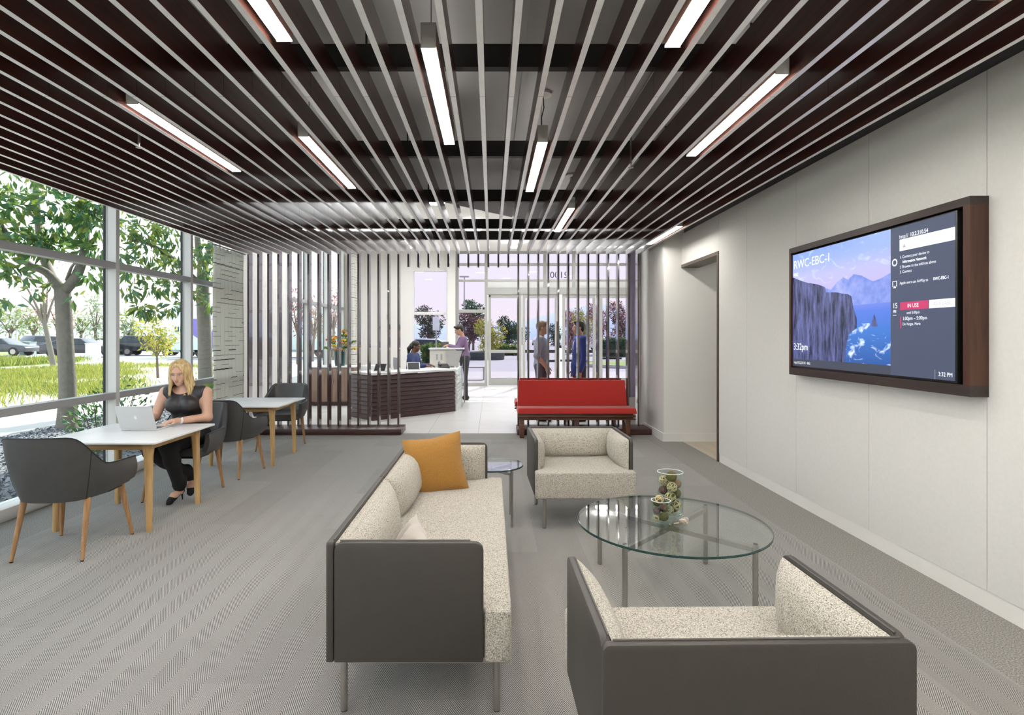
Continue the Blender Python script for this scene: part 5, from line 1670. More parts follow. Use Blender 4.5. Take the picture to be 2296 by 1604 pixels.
def standing(H=1.70, **kw):
    k = H/1.72
    J = dict(head=(0, -.025, 1.605*k), chest=(0, .0, 1.28*k), pelvis=(0, .0, .96*k),
             shL=(.185, .01, 1.405*k), shR=(-.185, .01, 1.405*k), elL=(.225, .02, 1.12*k), elR=(-.225, .02, 1.12*k),
             wrL=(.235, -.06, .87*k), wrR=(-.235, -.06, .87*k), hdL=(0, -.15, -1), hdR=(0, -.15, -1),
             hipL=(.09, 0, .91*k), hipR=(-.09, 0, .91*k), knL=(.10, -.02, .49*k), knR=(-.10, -.02, .49*k),
             anL=(.11, .02, .08), anR=(-.11, .02, .08), toL=(.125, -.15, .035), toR=(-.125, -.15, .035))
    J.update(kw)
    return J
# facing -y by default; +x direction needs rz=+90 deg, -x needs -90 deg
adult('standing man in a grey shirt with rolled sleeves facing the man in blue', (.86, 9.78, 0), math.radians(82),
      standing(1.71, elR=(-.27, .06, 1.13), wrR=(-.22, -.10, .93), hdR=(.1, -.35, -.9), elL=(.26, .05, 1.13), wrL=(.22, -.10, .92), yaw=math.radians(4)),
      (M_skin2, M_sandy, M_greyshirt, M_slate, M_shoe), hair='short', sleeve=.12)
adult('standing man in a royal blue blazer facing the man in the grey shirt', (1.53, 9.76, 0), math.radians(-84),
      standing(1.71), (M_skin2, M_dark_hair, M_blazer, M_darktr, M_shoe), top='blazer')
adult('man in a plum shirt leaning on the raised white counter', (-.62, 13.02, 0), math.radians(-82),
      standing(1.74, head=(0, -.13, 1.60), pitch=math.radians(22), chest=(0, -.05, 1.27), shL=(.185, -.05, 1.39), shR=(-.185, -.05, 1.39), elL=(.23, -.17, 1.19), wrL=(.10, -.37, 1.245), hdL=(-.5, -.9, 0), huL=(0, 0, 1),
               elR=(-.23, -.17, 1.19), wrR=(-.10, -.37, 1.245), hdR=(.5, -.9, 0), huR=(0, 0, 1), thL=-1, thR=-1),
      (M_skin2, M_dark_hair, M_plum, M_darktr, M_shoe), sleeve=.9)
adult('seated receptionist in a navy jacket with a dark ponytail at the reception desk', (-1.66, 12.05, 0), math.radians(78),
      dict(head=(0, -.05, 1.235), pitch=math.radians(12), chest=(0, .02, .92), pelvis=(0, .06, .60), hs=.95, w=.98, shL=(.17, .01, 1.04), shR=(-.17, .01, 1.04),
           elL=(.23, -.06, .82), elR=(-.23, -.06, .82), wrL=(.12, -.30, .84), wrR=(-.12, -.30, .84), hdL=(-.2, -1, -.1), hdR=(.2, -1, -.1), huL=(0, 0, 1), huR=(0, 0, 1), thL=-1, thR=-1,
           hipL=(.09, .05, .57), hipR=(-.09, .05, .57), knL=(.10, -.38, .53), knR=(-.10, -.38, .53), anL=(.10, -.36, .09), anR=(-.10, -.36, .09), toL=(.10, -.50, .035), toR=(-.10, -.50, .035)),
      (M_skin3, M_dark_hair, M_navy, M_darktr, M_shoe), hair='pony', sleeve=.95, fem=True)
# tablet in the standing man's hands
hk = empty('clipboard', (-1.07, 12.98, 1.215), math.radians(10), 'dark tablet propped on the raised counter in front of the man in plum', 'tablet')
MB().box(-.09, .09, -.005, .005, 0, .13).xf(Matrix.Rotation(math.radians(-30), 4, 'X')).build('case', M_black, hk, bevel=.002)
MB().box(-.05, .05, 0, .06, -.0, .006).build('stand', M_black, hk)

# =================================================================== OUTDOORS
GZ = -0.05
M_asphalt = pm('asphalt', (0.36, 0.36, 0.38), .9, var=.08, vscale=1.5)
M_concrete = pm('pale_concrete', (0.44, 0.43, 0.41), .85, var=.08, vscale=1.2)
M_lawn = pm('lawn', (0.22, 0.34, 0.07), .9, var=.3, vscale=3)
M_soil = pm('mulch_soil', (0.15, 0.155, 0.165), .95, var=.4, vscale=8, bump=.6, bscale=40)
g0 = struct(MB().box(-140, 160, 16.66, 170, GZ-.3, GZ).build('ground', M_asphalt))
struct(MB().box(-140, -4.02, -25, 16.66, GZ-.3, GZ).build('ground', M_asphalt))
box('walk', -30, 30, 16.66, 24.0, GZ-.02, GZ+.012, M_concrete, g0)
box('mulch_bed', -7.3, -4.05, -8, 30, GZ-.02, GZ+.02, M_soil, g0)
box('walk', -9.4, -7.3, -8, 60, GZ-.02, GZ+.022, M_concrete, g0)
box('planting_bed', -20.5, -9.4, -8, 33, GZ-.02, GZ+.028, pm('bed_soil', (.46, .42, .36), .95, var=.25, vscale=4), g0)
box('walk', -23.5, -20.5, -8, 60, GZ-.02, GZ+.030, M_concrete, g0)
box('verge', -29, -23.5, -8, 34, GZ-.02, GZ+.032, M_lawn, g0)
box('verge', -48, -40, 30, 75, GZ-.02, GZ+.034, M_lawn, g0)

rg = np.random.default_rng(5)
def leaf_mesh(name, P, D, size, mat, width=.38, fold=.25):
    """P positions, D unit directions (leaf axis); one folded two-quad leaf each"""
    n = len(P)
    U = rg.normal(size=(n, 3)); U -= D*(U*D).sum(1, keepdims=True); U /= np.linalg.norm(U, axis=1, keepdims=True)+1e-9
    W = np.cross(D, U)
    s = size*rg.uniform(.65, 1.25, (n, 1))
    v = np.stack([P, P+D*s*.45+U*s*width*.5+W*s*fold*.3, P+D*s, P+D*s*.45-U*s*width*.5+W*s*fold*.3, P+D*s*.45], 1).reshape(-1, 3)
    b = np.arange(n)*5
    f = np.concatenate([np.stack([b, b+1, b+4], 1), np.stack([b+1, b+2, b+4], 1), np.stack([b+2, b+3, b+4], 1), np.stack([b+3, b, b+4], 1)])
    me = bpy.data.meshes.new(name)
    me.from_pydata(v.tolist(), [], f.tolist())
    for m in (mat if isinstance(mat, list) else [mat]): me.materials.append(m)
    if isinstance(mat, list):
        k = rg.integers(0, len(mat), n); me.polygons.foreach_set('material_index', np.tile(k, 4).astype(np.int32))
    me.update()
    return me
def cluster_pts(cl, droop=.5):
    Ps, Ds = [], []
    for c, r, n in cl:
        d = rg.normal(size=(n, 3)); d /= np.linalg.norm(d, axis=1, keepdims=True)
        rr = rg.uniform(.25, 1, (n, 1))**.5
        Ps.append(np.array(c)+d*rr*np.array(r))
        q = d+rg.normal(size=(n, 3))*.6; q[:, 2] -= droop; q /= np.linalg.norm(q, axis=1, keepdims=True)
        Ds.append(q)
    return np.concatenate(Ps), np.concatenate(Ds)
M_bark1 = pm('grey_bark', (0.17, 0.155, 0.13), .9, var=.3, vscale=14, bump=.6, bscale=30)
M_bark2 = pm('dark_bark', (0.16, 0.12, 0.10), .9, var=.3, vscale=14)
M_leafA = pm('mid_green_leaf', (0.075, 0.145, 0.045), .5, var=.35, vscale=4, trans=.45)
M_leafB = pm('blue_green_leaf', (0.055, 0.145, 0.075), .45, var=.3, vscale=4, trans=.35)
M_leafC = pm('yellow_green_leaf', (0.17, 0.22, 0.045), .5, var=.3, vscale=4, trans=.4)
M_leafD = pm('dark_green_leaf', (0.035, 0.07, 0.035), .6, var=.3, vscale=4, trans=.2)
M_leafP = pm('plum_leaf', (0.17, 0.075, 0.11), .6, var=.35, vscale=4, trans=.3)
M_leafO = pm('pink_blossom', (0.52, 0.30, 0.34), .7, var=.3, vscale=4, trans=.4)
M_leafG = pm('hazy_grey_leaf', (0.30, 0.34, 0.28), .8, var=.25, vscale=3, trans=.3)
M_leafY = pm('golden_leaf', (0.36, 0.32, 0.07), .6, var=.3, vscale=4, trans=.4)

def tree(name, label, base, limbs, clusters, size, mats, bark=M_bark1, group=None, droop=.5, width=.38, singles=0, root=None, cat='tree'):
    t = empty(name, base, 0, label, cat, group)
    B = Vector(base)
    for i, (pts, rs) in enumerate(limbs):
        m = MB()
        pp = catmull([Vector(p)-B for p in pts], 4)
        rr = []
        for k in range(len(pp)):
            q = k/4; a = int(min(q, len(rs)-2)); f = q-a
            rr.append(rs[a]+(rs[min(a+1, len(rs)-1)]-rs[a])*min(f, 1))
        m.tube([tuple(p) for p in pp], rr, 10 if max(rs) > .04 else 6)
        m.build('trunk' if i == 0 else 'branch', bark, t, smooth=60)
    P, D = cluster_pts(clusters, droop)
    P = P-np.array(base)
    if singles:
        # the leaves nearest the window as parts of their own
        lme = [leaf_mesh('leaf', np.zeros((1, 3)), np.array([[0, 0, 1.0]]), size, m, width) for m in mats]
        d = np.linalg.norm((P+np.array(base))-np.array([0, 0, 1.45]), axis=1)
        order = np.argsort(d)
        near = order[:singles]; rest = order[singles:]
        for i in near:
            o = link_mesh('leaf', lme[int(rg.integers(0, len(mats)))], t, tuple(P[i]))
            o.rotation_mode = 'QUATERNION'
            o.rotation_quaternion = Vector(D[i]).to_track_quat('Z', 'X')
        P, D = P[rest], D[rest]
    f = link_mesh('foliage', leaf_mesh('foliage', P, D, size, mats, width), t)
    f['kind'] = 'stuff'
    return t

def C(u, v, Y, r, n, ry=None):
    c = px(u, v, Y)
    rr = r*Y/FPX
    return (c, (rr, ry if ry else rr, rr*.8), n)
# big tree right outside the near pane
T1 = px(150, 966, 9.1); T1 = (T1[0], T1[1], GZ)
lim = [([T1, px(152, 880, 9.08), px(146, 760, 9.05), px(140, 645, 9.0)], [.165, .125, .118, .115]),
       ([px(140, 650, 9.0), px(105, 612, 8.95), px(60, 590, 8.9), px(25, 540, 8.8), px(-20, 470, 8.7)], [.075, .06, .05, .04, .03]),
       ([px(141, 655, 9.0), px(118, 625, 9.1), px(96, 570, 9.2), px(86, 500, 9.3), px(80, 420, 9.3), px(82, 330, 9.4)], [.085, .07, .06, .052, .045, .035]),
       ([px(142, 655, 9.0), px(172, 618, 8.95), px(190, 560, 8.95), px(190, 490, 9.0), px(182, 420, 9.1), px(180, 320, 9.2)], [.085, .075, .062, .055, .045, .035]),
       ([px(150, 628, 9.0), px(160, 600, 8.8), px(170, 585, 8.7), px(150, 575, 8.6)], [.03, .022, .016, .012]),
       ([px(86, 500, 9.3), px(60, 470, 9.0), px(20, 455, 8.8)], [.025, .02, .012]),
       ([px(190, 490, 9.0), px(215, 470, 8.8), px(240, 440, 8.7)], [.025, .02, .012])]
cl = [C(20, 450, 8.6, 50, 90), C(15, 520, 8.5, 42, 80), C(60, 540, 8.6, 32, 60), C(110, 450, 8.8, 38, 60), C(130, 500, 8.9, 40, 70), C(170, 470, 8.7, 36, 60), C(215, 440, 8.7, 35, 60),
      C(215, 500, 8.8, 38, 70), C(220, 560, 8.8, 28, 40), C(90, 555, 8.7, 32, 50), C(10, 600, 8.3, 30, 35), C(48, 615, 8.6, 26, 26), C(8, 680, 8.3, 22, 18), C(75, 655, 8.8, 18, 12),
      C(125, 545, 8.9, 26, 30), C(195, 560, 8.9, 24, 26), C(213, 620, 8.9, 22, 26), C(170, 665, 8.9, 12, 6), C(125, 635, 8.9, 14, 8), C(130, 390, 9.2, 60, 90), C(220, 370, 9.2, 50, 70), C(30, 380, 9.0, 60, 80),
      C(-40, 460, 8.6, 60, 90), C(-50, 560, 8.5, 50, 70)]
tree('broadleaf_tree', 'tall broadleaf tree with a forked grey trunk right outside the window', T1, lim, cl, .20, [M_leafA, M_leafB, M_leafA, M_leafC], singles=300, droop=.8, width=.40)
# second tree, crown reaching over the middle panes
T2 = px(462, 900, 13.2); T2 = (T2[0], T2[1], GZ)
lim = [([T2, px(461, 860, 13.2), px(459, 760, 13.1), px(455, 660, 13.0), px(455, 600, 13.0)], [.19, .165, .15, .14, .12]),
       ([px(455, 605, 13.0), px(445, 560, 12.9), px(440, 500, 12.8), px(430, 420, 12.8)], [.09, .07, .055, .04]),
       ([px(455, 605, 13.0), px(470, 560, 13.0), px(475, 500, 13.0), px(480, 420, 13.0)], [.09, .07, .055, .04]),
       ([px(452, 640, 13.0), px(410, 600, 12.4), px(360, 560, 11.8), px(310, 540, 11.3), px(285, 545, 11.2)], [.06, .05, .04, .03, .015])]
cl = [C(290, 510, 11.2, 30, 60), C(330, 510, 11.4, 36, 80), C(380, 520, 11.8, 36, 80), C(400, 570, 12.0, 30, 60), C(300, 600, 11.2, 30, 55), C(290, 650, 11.1, 20, 35), C(315, 690, 11.2, 17, 40), C(350, 640, 11.6, 26, 55),
      C(390, 640, 12.0, 26, 55), C(345, 700, 11.6, 16, 40), C(385, 690, 12.0, 17, 40), C(330, 560, 11.4, 34, 70), C(445, 580, 12.6, 24, 60), C(470, 620, 12.8, 22, 60), C(440, 660, 12.6, 16, 30), C(470, 560, 12.6, 30, 70), C(400, 480, 12, 50, 90),
      C(300, 440, 11.4, 50, 80), C(350, 420, 12, 60, 90), C(475, 680, 12.8, 14, 30), C(268, 560, 11.0, 26, 40), C(375, 600, 12, 26, 50)]
tree('broadleaf_tree', 'tall broadleaf tree rising beside the dashed curtain, its crown hanging over the middle panes', T2, lim, cl, .21, [M_leafA, M_leafC, M_leafB], droop=1.0, width=.36)
# plum tree behind
def small_tree(name, label, u, v, Y, crown, mats, size=.13, bark=M_bark1, group=None, r=.07, n=500, branches=5, droop=.1, cat='tree'):
    b = px(u, v, Y); b = (b[0], b[1], GZ)
    cu, cv, cr, crv = crown
    c = Vector(px(cu, cv, Y)); rx = cr*Y/FPX; rz = crv*Y/FPX
    fork = Vector(b).lerp(c, .55)
    lim = [([b, Vector(b).lerp(fork, .5), fork, fork.lerp(c, .6)], [r, r*.85, r*.7, r*.3])]
    for i in range(branches):
        a = 2*PI*i/branches+.4
        e = c+Vector((math.cos(a)*rx*.75, math.sin(a)*rx*.6, rz*(.25+.4*math.sin(2.3*i))))
        lim.append(([fork, fork.lerp(e, .5)+Vector((0, 0, .1*rz)), e], [r*.5, r*.3, r*.1]))
    k = 9; cl = []
    for i in range(k):
        a = 2.4*i; q = (i/k)**.5*.65
        cl.append(((c.x+math.cos(a)*rx*q, c.y+math.sin(a)*rx*q, c.z+rz*.6*math.sin(1.9*i)), (rx*.48, rx*.48, rz*.45), n//k))
    return tree(name, label, b, lim, cl, size, mats, bark, group, droop, cat=cat)
small_tree('plum_tree', 'slender tree with sparse pink blossom on the lawn behind the big trunk', 121, 826, 27, (85, 650, 62, 85), [M_leafO, M_leafP, M_leafO], .13, M_bark1, n=520, r=.14)
small_tree('sapling', 'small sapling with bright yellow-green leaves behind the seated woman', 354, 848, 20, (350, 760, 47, 42), [M_leafY, M_leafC, M_leafY], .17, M_bark2, n=620, r=.05)
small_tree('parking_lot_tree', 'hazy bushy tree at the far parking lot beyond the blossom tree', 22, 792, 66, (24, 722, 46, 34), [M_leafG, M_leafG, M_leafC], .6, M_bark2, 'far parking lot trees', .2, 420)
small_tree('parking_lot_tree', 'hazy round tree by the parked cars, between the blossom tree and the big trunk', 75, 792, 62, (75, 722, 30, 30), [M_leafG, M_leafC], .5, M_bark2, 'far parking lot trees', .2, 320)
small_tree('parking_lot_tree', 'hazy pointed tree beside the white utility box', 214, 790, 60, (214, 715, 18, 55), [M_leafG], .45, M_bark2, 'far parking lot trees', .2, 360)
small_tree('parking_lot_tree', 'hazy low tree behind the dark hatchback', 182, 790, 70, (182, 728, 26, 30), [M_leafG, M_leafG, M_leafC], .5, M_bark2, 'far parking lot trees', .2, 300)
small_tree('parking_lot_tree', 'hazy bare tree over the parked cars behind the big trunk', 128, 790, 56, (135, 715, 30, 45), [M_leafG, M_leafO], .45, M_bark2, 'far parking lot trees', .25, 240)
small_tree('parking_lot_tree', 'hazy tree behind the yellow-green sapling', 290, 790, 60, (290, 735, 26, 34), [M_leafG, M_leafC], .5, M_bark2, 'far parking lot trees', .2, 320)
# lobby side trees
small_tree('plum_tree', 'tall pink blossom tree outside the lobby side windows, nearer the screen', 668, 830, 30, (668, 700, 26, 60), [M_leafO, M_leafP], .2, M_bark2, 'plum trees outside the lobby', .1, 520)
small_tree('plum_tree', 'pink blossom tree outside the lobby windows above the flower bouquet', 700, 830, 34, (706, 715, 24, 52), [M_leafO, M_leafP, M_leafY], .2, M_bark2, 'plum trees outside the lobby', .1, 480)
small_tree('plum_tree', 'pink blossom tree outside the lobby windows beside the pale curtain', 748, 830, 36, (748, 690, 28, 60), [M_leafO, M_leafP], .2, M_bark2, 'plum trees outside the lobby', .1, 520)
# front trees
F_ = 'trees beyond the entrance'
small_tree('plum_tree', 'dark plum tree with dense crown behind the man in plum', 1050, 795, 48, (1056, 735, 36, 36), [M_leafP, M_leafD, M_leafP], 0.24, M_bark2, F_, .12, 2160)
small_tree('evergreen_tree', 'tall blue-green tree rising above the plum crown', 1061, 790, 62, (1061, 706, 25, 32), [M_leafB, M_leafD], 0.29, M_bark2, F_, .15, 1680)
small_tree('golden_tree', 'yellow-green bushy tree in a dark planter before the entrance', 1092, 800, 38, (1096, 757, 38, 40), [M_leafY, M_leafC, M_leafY], 0.17, M_bark2, F_, .09, 2400)
small_tree('evergreen_tree', 'dark evergreen tree beyond the road, in line with the door leaf nearest the desk', 1137, 785, 80, (1137, 745, 24, 34), [M_leafD], 0.35, M_bark2, F_, .2, 1920)
small_tree('evergreen_tree', 'lower dark evergreen tree beside the larger evergreen', 1162, 785, 84, (1164, 752, 22, 26), [M_leafD, M_leafB], 0.35, M_bark2, F_, .2, 1440)
small_tree('evergreen_tree', 'distant dark tree between the two standing men', 1243, 785, 90, (1245, 752, 20, 24), [M_leafD], 0.35, M_bark2, F_, .2, 1200)
small_tree('plum_tree', 'plum tree with purple crown, behind the man in blue', 1278, 795, 50, (1282, 735, 24, 40), [M_leafP, M_leafO, M_leafP], 0.23, M_bark2, F_, .12, 1680)
small_tree('golden_tree', 'yellow-green tree standing right behind the man in blue', 1305, 800, 42, (1304, 738, 24, 46), [M_leafC, M_leafY], 0.17, M_bark2, F_, .09, 1920)
small_tree('plum_tree', 'tall purple plum tree above the starburst decal', 1340, 795, 47, (1338, 728, 24, 46), [M_leafP, M_leafO], 0.23, M_bark2, F_, .12, 1920)
small_tree('plum_tree', 'purple plum tree behind the hedge at the end of the storefront', 1390, 795, 47, (1390, 728, 30, 52), [M_leafP, M_leafD, M_leafO], 0.23, M_bark2, F_, .12, 2160)
small_tree('plum_tree', 'dark crowned tree outside the fixed window behind the receptionist', 965, 800, 44, (960, 730, 36, 42), [M_leafP, M_leafD, M_leafB], 0.21, M_bark2, F_, .12, 2400)

# shrubs and grasses
def shrub(name, label, X, Y, r, h, mats, n=260, size=.08, group=None):
    t = empty(name, (X, Y, GZ), 0, label, 'shrub', group)
    P, D = cluster_pts([((0, 0, h*.5), (r, r, h*.5), n)], -.5)
    link_mesh('foliage', leaf_mesh('foliage', P, D, size, mats, .4), t)['kind'] = 'stuff'
    for i in range(5):
        a = 2*PI*i/5
        MB().tube([(0, 0, 0), (math.cos(a)*r*.5, math.sin(a)*r*.5, h*.8)], [.012, .004], 5).build('stem', M_bark2, t)
    return t
shrub('shrub', 'low grey-green shrub outside the pane beside the laptop', -5.0, 7.2, .35, .75, [M_leafB, M_leafA], 300, .09)
shrub('shrub', 'wispy shrub outside the pane behind the seated woman', -5.5, 8.4, .45, .9, [M_leafA, M_leafD], 260, .08)
shrub('shrub', 'bright green shrub outside the pane below the dashed curtain', -5.0, 9.7, .45, .75, [M_leafC, M_leafA], 420, .12)
shrub('shrub', 'small yellow-green plant outside the window by the near chair', -4.6, 4.9, .20, .5, [M_leafC], 60, .14)
def grass(name, x0, x1, y0, y1, n, hmin, hmax, mats, label):
    q = n//110
    cx = rg.uniform(x0, x1, q*4); cy = rg.uniform(y0, y1, q*4)
    keep = (cx < -.66*cy + .4) | (rg.uniform(0, 1, q*4) < .07)      # the bed tapers away from the building
    if x1 < -22: keep = rg.uniform(0, 1, q*4) < .5
    cx, cy = cx[keep][:q], cy[keep][:q]
    k = rg.integers(0, len(cx), n)
    P = np.stack([cx[k]+rg.normal(size=n)*.42, cy[k]+rg.normal(size=n)*.42, np.full(n, GZ+.03)], 1)
    D = np.stack([rg.normal(size=n)*.45, rg.normal(size=n)*.45, np.ones(n)], 1); D /= np.linalg.norm(D, axis=1, keepdims=True)
    me = leaf_mesh(name, P, D, (hmin+hmax)/2, mats, .075)
    o = link_mesh(name, me)
    tag(o, label, 'grass', None, 'stuff')
M_gr1 = pm('lime_grass', (0.30, 0.31, 0.08), .7, var=.3, vscale=3, trans=.4)
M_gr2 = pm('green_grass', (0.16, 0.22, 0.05), .7, var=.3, vscale=3, trans=.4)
grass('ornamental_grass', -20.2, -9.6, 8, 32, 30000, .18, .30, [M_gr1, M_gr2, M_gr1], 'lime green ornamental grass filling the planting bed outside')
grass('ornamental_grass', -28.8, -23.8, 16, 33, 16000, .30, .5, [M_gr1, M_gr2], 'green grass strip between the pale path and the parking road')
# mulch chips
n = 16000
P = np.stack([rg.uniform(-7.2, -4.1, n), rg.uniform(3.2, 13, n), np.full(n, GZ+.025)], 1)
D = rg.normal(size=(n, 3)); D[:, 2] *= .3; D /= np.linalg.norm(D, axis=1, keepdims=True)
M_chip1 = pm('dark_chip', (.12, .135, .16), .8, var=.4, vscale=30); M_chip2 = pm('pale_chip', (.32, .34, .37), .8, var=.4, vscale=30)
tag(link_mesh('mulch', leaf_mesh('mulch', P, D, .042, [M_chip1, M_chip2, M_chip1], .7, .9)), 'dark grey mulch chips on the ground outside the window', 'mulch', None, 'stuff')

# cars
def car(label, X, Y, rz, col, kind='sedan', group='parked cars'):
    t = empty('car', (X, Y, GZ), rz, label, 'car', group)
    mt = pm('car_paint', col, .25, .3, var=.02, coat=.6)
    if kind == 'suv':
        prof = [(-2.25, .35), (2.25, .35), (2.28, .75), (2.15, .98), (1.25, 1.08), (.7, 1.55), (-1.7, 1.60), (-2.15, 1.05), (-2.28, .7)]
        win = [(.62, 1.47), (1.1, 1.08), (-2.0, 1.06), (-1.68, 1.50)]
    else:
        prof = [(-2.25, .32), (2.25, .32), (2.28, .62), (2.1, .78), (1.1, .92), (.45, 1.36), (-.9, 1.40), (-1.75, 1.0), (-2.2, .95), (-2.28, .6)]
        win = [(.40, 1.29), (.95, .94), (-1.6, .98), (-.88, 1.33)]
    m = MB().prism(prof, -.86, .86, 'y')
    for i, v in enumerate(m.v):
        if v[2] > 1.1: m.v[i] = (v[0], v[1]*.80, v[2])
    m.build('body', mt, t, smooth=40, bevel=.05)
    for s in (-1, 1):
        m = MB().prism(win, .80*s if s > 0 else -.83, .83 if s > 0 else -.80, 'y')
        for i, v in enumerate(m.v):
            if v[2] > 1.1: m.v[i] = (v[0], v[1]*.84+.028*s, v[2])
            else: m.v[i] = (v[0], v[1]+.05*s, v[2])
        m.build('side_window', M_carglass, t)
        for x in (-1.4, 1.4):
            w = MB().tube([(x, s*.70, .34), (x, s*.90, .34)], .34, 18).build('wheel', M_rubber, t, smooth=40)
            MB().tube([(x, s*.895, .34), (x, s*.915, .34)], .20, 12).build('hub_cap', M_steel, w, smooth=40)
    a, b = prof[4], prof[5]
    MB().hexa([(a[0]-.05, -.72, a[1]+.02), (a[0]-.05, .72, a[1]+.02), (a[0]-.1, .72, a[1]), (a[0]-.1, -.72, a[1]), (b[0]+.06, -.62, b[1]-.04), (b[0]+.06, .62, b[1]-.04), (b[0], .62, b[1]-.06), (b[0], -.62, b[1]-.06)]).build('windshield', M_carglass, t)
    MB().box(-2.30, -2.22, -.6, .6, .55, .75).build('tail_lights', pm('tail_light', (.35, .02, .02), .3), t)
    return t
M_carglass = pm('car_glass', (.02, .025, .03), .1)
def cat(u, v, Y): p = px(u, v, Y); return p[0], p[1]
x, y = cat(112, 800, 50); car('dark blue-grey hatchback parked beyond the lawn, behind the big trunk', x, y, math.radians(75), (.045, .06, .08), 'suv')
x, y = cat(180, 800, 41); car('black sedan parked between the big trunk and the white box', x, y, math.radians(4), (.02, .022, .026))
x, y = cat(5, 797, 44); car('dark sedan parked beyond the grey-green utility cabinets', x, y, math.radians(5), (.05, .055, .065))
x, y = cat(340, 797, 45); car('dark off-road car parked behind the yellow-green sapling', x, y, math.radians(10), (.02, .025, .03), 'suv')
for i, (u, v, Y) in enumerate(((8, 780, 84), (50, 779, 84), (92, 778, 84), (134, 778, 84), (176, 778, 84), (218, 778, 84))):
    x, y = cat(u, v, Y); car('pale car in the far row of the parking lot', x, y, math.radians(88), ((.7, .72, .75), (.55, .58, .62), (.75, .75, .74))[i % 3], 'sedan', 'far row of pale parked cars')
x, y = cat(965, 785, 34); car('white car parked outside the window behind the receptionist', x, y, math.radians(10), (.75, .77, .8))
x, y = cat(1270, 780, 75); car('grey car parked beyond the road between the two standing men', x, y, math.radians(85), (.35, .38, .42), 'suv')
x, y = cat(1205, 778, 100); car('pale car far away past the man in grey', x, y, math.radians(85), (.6, .62, .65))
x, y = cat(1365, 782, 60); car('white car parked behind the starburst decal', x, y, math.radians(5), (.72, .73, .75))
# utility boxes
def ubox(name, label, u0, u1, v0, v1, Y, mat, n=1):
    a = px(u0, v1, Y); b = px(u1, v0, Y)
    t = empty(name, ((a[0]+b[0])/2, Y, GZ), 0, label, 'utility box')
    w = (b[0]-a[0])/2
    box('body', -w, w, -.35, .35, 0, b[2]-GZ-.06, mat, t, bevel=.02)
    box('lid', -w-.03, w+.03, -.38, .38, b[2]-GZ-.06, b[2]-GZ, mat, t, bevel=.02)
    return t
M_uwhite = pm('white_box_paint', (.80, .82, .83), .5); M_ugreen = pm('grey_green_paint', (.32, .40, .40), .6)
ubox('utility_box', 'white utility box standing by the road beside the black sedan', 199, 219, 770, 803, 39, M_uwhite)
ubox('utility_box', 'tall grey-green utility cabinet by the road, farther from the big trunk', 51, 60, 766, 794, 46, M_ugreen)
ubox('utility_box', 'wide grey-green utility cabinet by the road, nearer the big trunk', 64, 74, 767, 794, 46, M_ugreen)
# hedge
def hedge(label, u0, u1, v0, Y, mats, n=2500, d=1.0):
    a = px(u0, v0, Y); b = px(u1, v0, Y); h = a[2]-GZ
    t = empty('hedge', ((a[0]+b[0])/2, Y, GZ), 0, label, 'hedge')
    w = (b[0]-a[0])/2
    P = np.stack([rg.uniform(-w, w, n), rg.uniform(-d/2, d/2, n), rg.uniform(.02, h, n)], 1)
    D = rg.normal(size=(n, 3)); D /= np.linalg.norm(D, axis=1, keepdims=True)
    MB().box(-w*.97, w*.97, -d*.4, d*.4, 0, h*.94).build('core', M_leafD, t)
    link_mesh('foliage', leaf_mesh('foliage', P, D, .28, mats, .5), t)['kind'] = 'stuff'
hedge('clipped green hedge along the road behind the sapling', 268, 305, 764, 47, [M_leafD, M_leafA])
hedge('clipped dark hedge beyond the entrance, under the plum trees', 1345, 1420, 760, 42, [M_leafD, M_leafB])
hedge('low green hedge beyond the entrance, beside the golden tree planter', 1112, 1160, 776, 45, [M_leafC, M_leafA], 1200)
hedge('green hedge outside the window behind the receptionist', 950, 1002, 776, 30, [M_leafC, M_leafA], 1500)
# planter of the golden tree
pl_ = empty('planter', (px(1086, 800, 37)[0], 37, GZ), 0, 'low dark round planter at the foot of the golden tree', 'planter')
MB().lathe([(.01, 0), (1.3, 0), (1.35, .5), (1.25, .5), (1.2, .45), (.01, .45)], 28).build('wall', pm('dark_planter', (.06, .07, .07), .6), pl_, smooth=40)
MB().lathe([(.01, .40), (1.2, .40), (1.2, .46), (.01, .46)], 28).build('soil', M_soil, pl_)
# trailer with emblem
tk_ = empty('box_trailer', (-17.5, 40.8, GZ), 0, 'large white box trailer with a violet leaf emblem in the parking lot', 'trailer')
M_trailer = pm('trailer_white', (.66, .80, .78), .5, var=.03)
body = box('body', -5.0, 9.0, -1.2, 1.2, .55, 3.85, M_trailer, tk_, bevel=.06)
M_violet = pm('violet_print', (.20, .16, .52), .5); M_violet2 = pm('pale_print', (.72, .78, .85), .5)
def ellp(cx, cz, rx, rz_, rot, n=28):
    return [(cx+rx*math.cos(a)*math.cos(rot)-rz_*math.sin(a)*math.sin(rot), cz+rx*math.cos(a)*math.sin(rot)+rz_*math.sin(a)*math.cos(rot)) for a in [2*PI*i/n for i in range(n)]]
em = MB().prism([(-4.0+.55, .62+1.0), (-1.9, .55), (-1.35, 1.6), (-1.35, 2.75), (-3.45, 2.75)], -1.222, -1.205, 'y').build('emblem', M_violet, tk_)
MB().prism(ellp(-2.55, 1.75, .38, 1.05, -.45), -1.235, -1.222, 'y').build('emblem_leaf', M_violet2, em)
me = text_mesh('ur', .75, M_darktr, 'lettering', extrude=.01); me.transform(Matrix(((1, 0, 0, 0), (0, 0, -1, 0), (0, 1, 0, 0), (0, 0, 0, 1))))
link_mesh('lettering', me, tk_, (-4.75, -1.215, 1.85))
for x in (-3.9, -2.9, 5.5, 6.5):
    MB().tube([(x, -1.15, .48), (x, -.85, .48)], .48, 18).build('wheel', M_rubber, tk_, smooth=40)
box('bumper', -5.0, 9.0, -1.15, -1.05, .40, .55, M_ugreen, tk_)
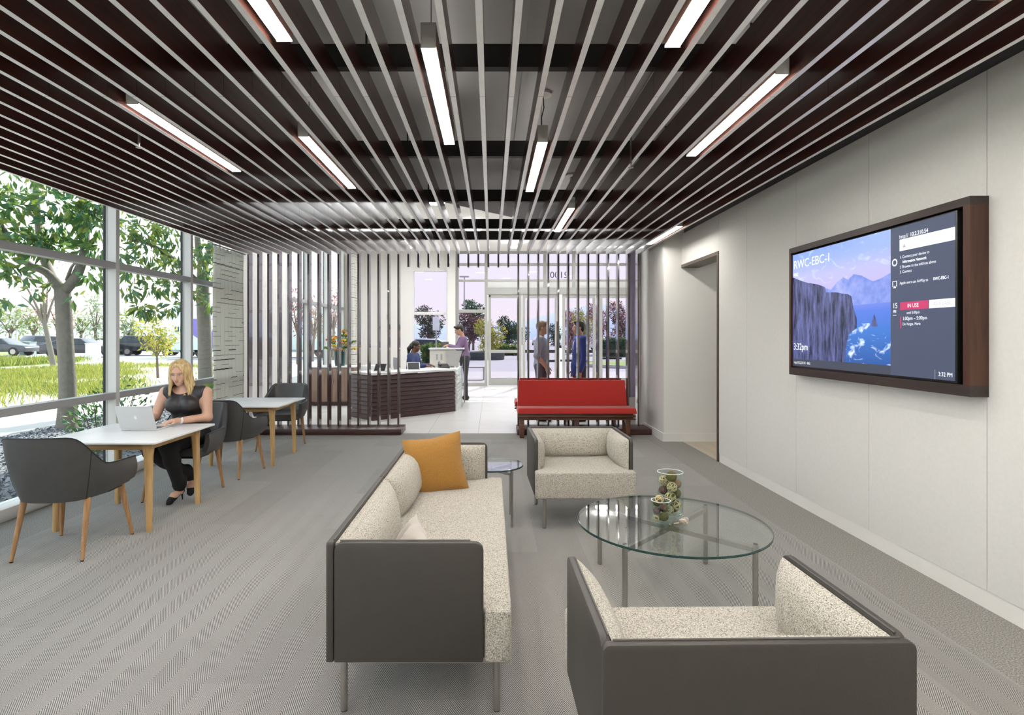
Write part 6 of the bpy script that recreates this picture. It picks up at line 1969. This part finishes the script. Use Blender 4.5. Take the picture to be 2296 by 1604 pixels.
# lamp posts, signs
def pole(label, u, vt, Y, arm=True, mat=None):
    p = px(u, vt, Y)
    t = empty('lamp_post', (p[0], Y, GZ), 0, label, 'lamp post')
    h = p[2]-GZ
    MB().cyl(0, 0, 0, h, .09, 8, .06).build('pole', M_alu, t)
    if arm: box('lamp_head', -.5, .5, -.2, .2, h, h+.14, M_alu, t, bevel=.03)
    MB().cyl(0, 0, 0, .6, .25, 10).build('footing', M_concrete, t)
pole('tall lamp post rising above the plum tree outside the entrance', 1041, 622, 60)
pole('thin pale lamp post beyond the parked cars at the lawn', 36, 690, 70)
sg = empty('street_sign', (px(978, 760, 26)[0], 26, GZ), 0, 'white street sign on a pole outside the window behind the receptionist', 'sign')
MB().cyl(0, 0, 0, 2.4, .035, 8).build('pole', M_alu, sg)
box('plate', -.16, .16, -.05, -.035, 1.78, 2.42, M_uwhite, sg, bevel=.005)
# outdoor bench seen through the glass
ob = empty('outdoor_bench', (-.72, 19.6, GZ), 0, 'grey metal bench on the pavement outside the entrance glass', 'bench')
MB().prism(rrect(-.55, .55, -.25, .25, .05), .42, .47).build('seat', M_alu, ob, bevel=.01)
for x in (-.45, .45):
    MB().tube([(x, .2, .42), (x, .1, .2), (x, .0, .03), (x, -.25, .025)], .03, 8).build('leg', M_alu, ob, smooth=50)
    MB().tube([(x, -.2, .42), (x, -.25, .025)], .02, 8).build('leg', M_alu, ob, smooth=50)
# parking stops
for i, (u, v) in enumerate(((1230, 806), (1275, 805), (1362, 800), (1376, 800))):
    Y = 1.5*FPX/(v+6-VV); p = px(u, v, Y)
    o = MB().prism([(-.16, 0), (.16, 0), (.10, .13), (-.10, .13)], -.5, .5, 'x').build('parking_stop', M_gasket, None)
    o.location = (p[0], Y, GZ)
    tag(o, 'short dark parking stop on the road outside the entrance', 'parking stop', 'parking stops on the road')
# island of lawn
li = MB().lathe([(.01, 0), (2.6, 0), (2.6, .10), (2.4, .13), (.01, .16)], 30).build('lawn_island', M_lawn, None, smooth=40)
li.location = (px(1415, 822, 29)[0], 29, GZ+.012); tag(li, 'round grass island beside the road outside the entrance', 'lawn')
ring_of([(2.6, 0), (2.8, 0), (2.8, .14), (2.6, .14)], 40).build('kerb', M_concrete, li)
# hills on the horizon
def hills(X0, X1, Y, hts, mat):
    m = MB(); n = len(hts)
    tp = [(X0+(X1-X0)*i/(n-1), Y, GZ+h) for i, h in enumerate(hts)]
    rings = [[(p[0], Y-40, GZ-1), p, (p[0], Y+60, GZ-1)] for p in tp]
    for i in range(n-1):
        m.add(rings[i]+rings[i+1], [(0, 3, 4, 1), (1, 4, 5, 2)])
    return struct(m.build('hills', mat, None, smooth=60))
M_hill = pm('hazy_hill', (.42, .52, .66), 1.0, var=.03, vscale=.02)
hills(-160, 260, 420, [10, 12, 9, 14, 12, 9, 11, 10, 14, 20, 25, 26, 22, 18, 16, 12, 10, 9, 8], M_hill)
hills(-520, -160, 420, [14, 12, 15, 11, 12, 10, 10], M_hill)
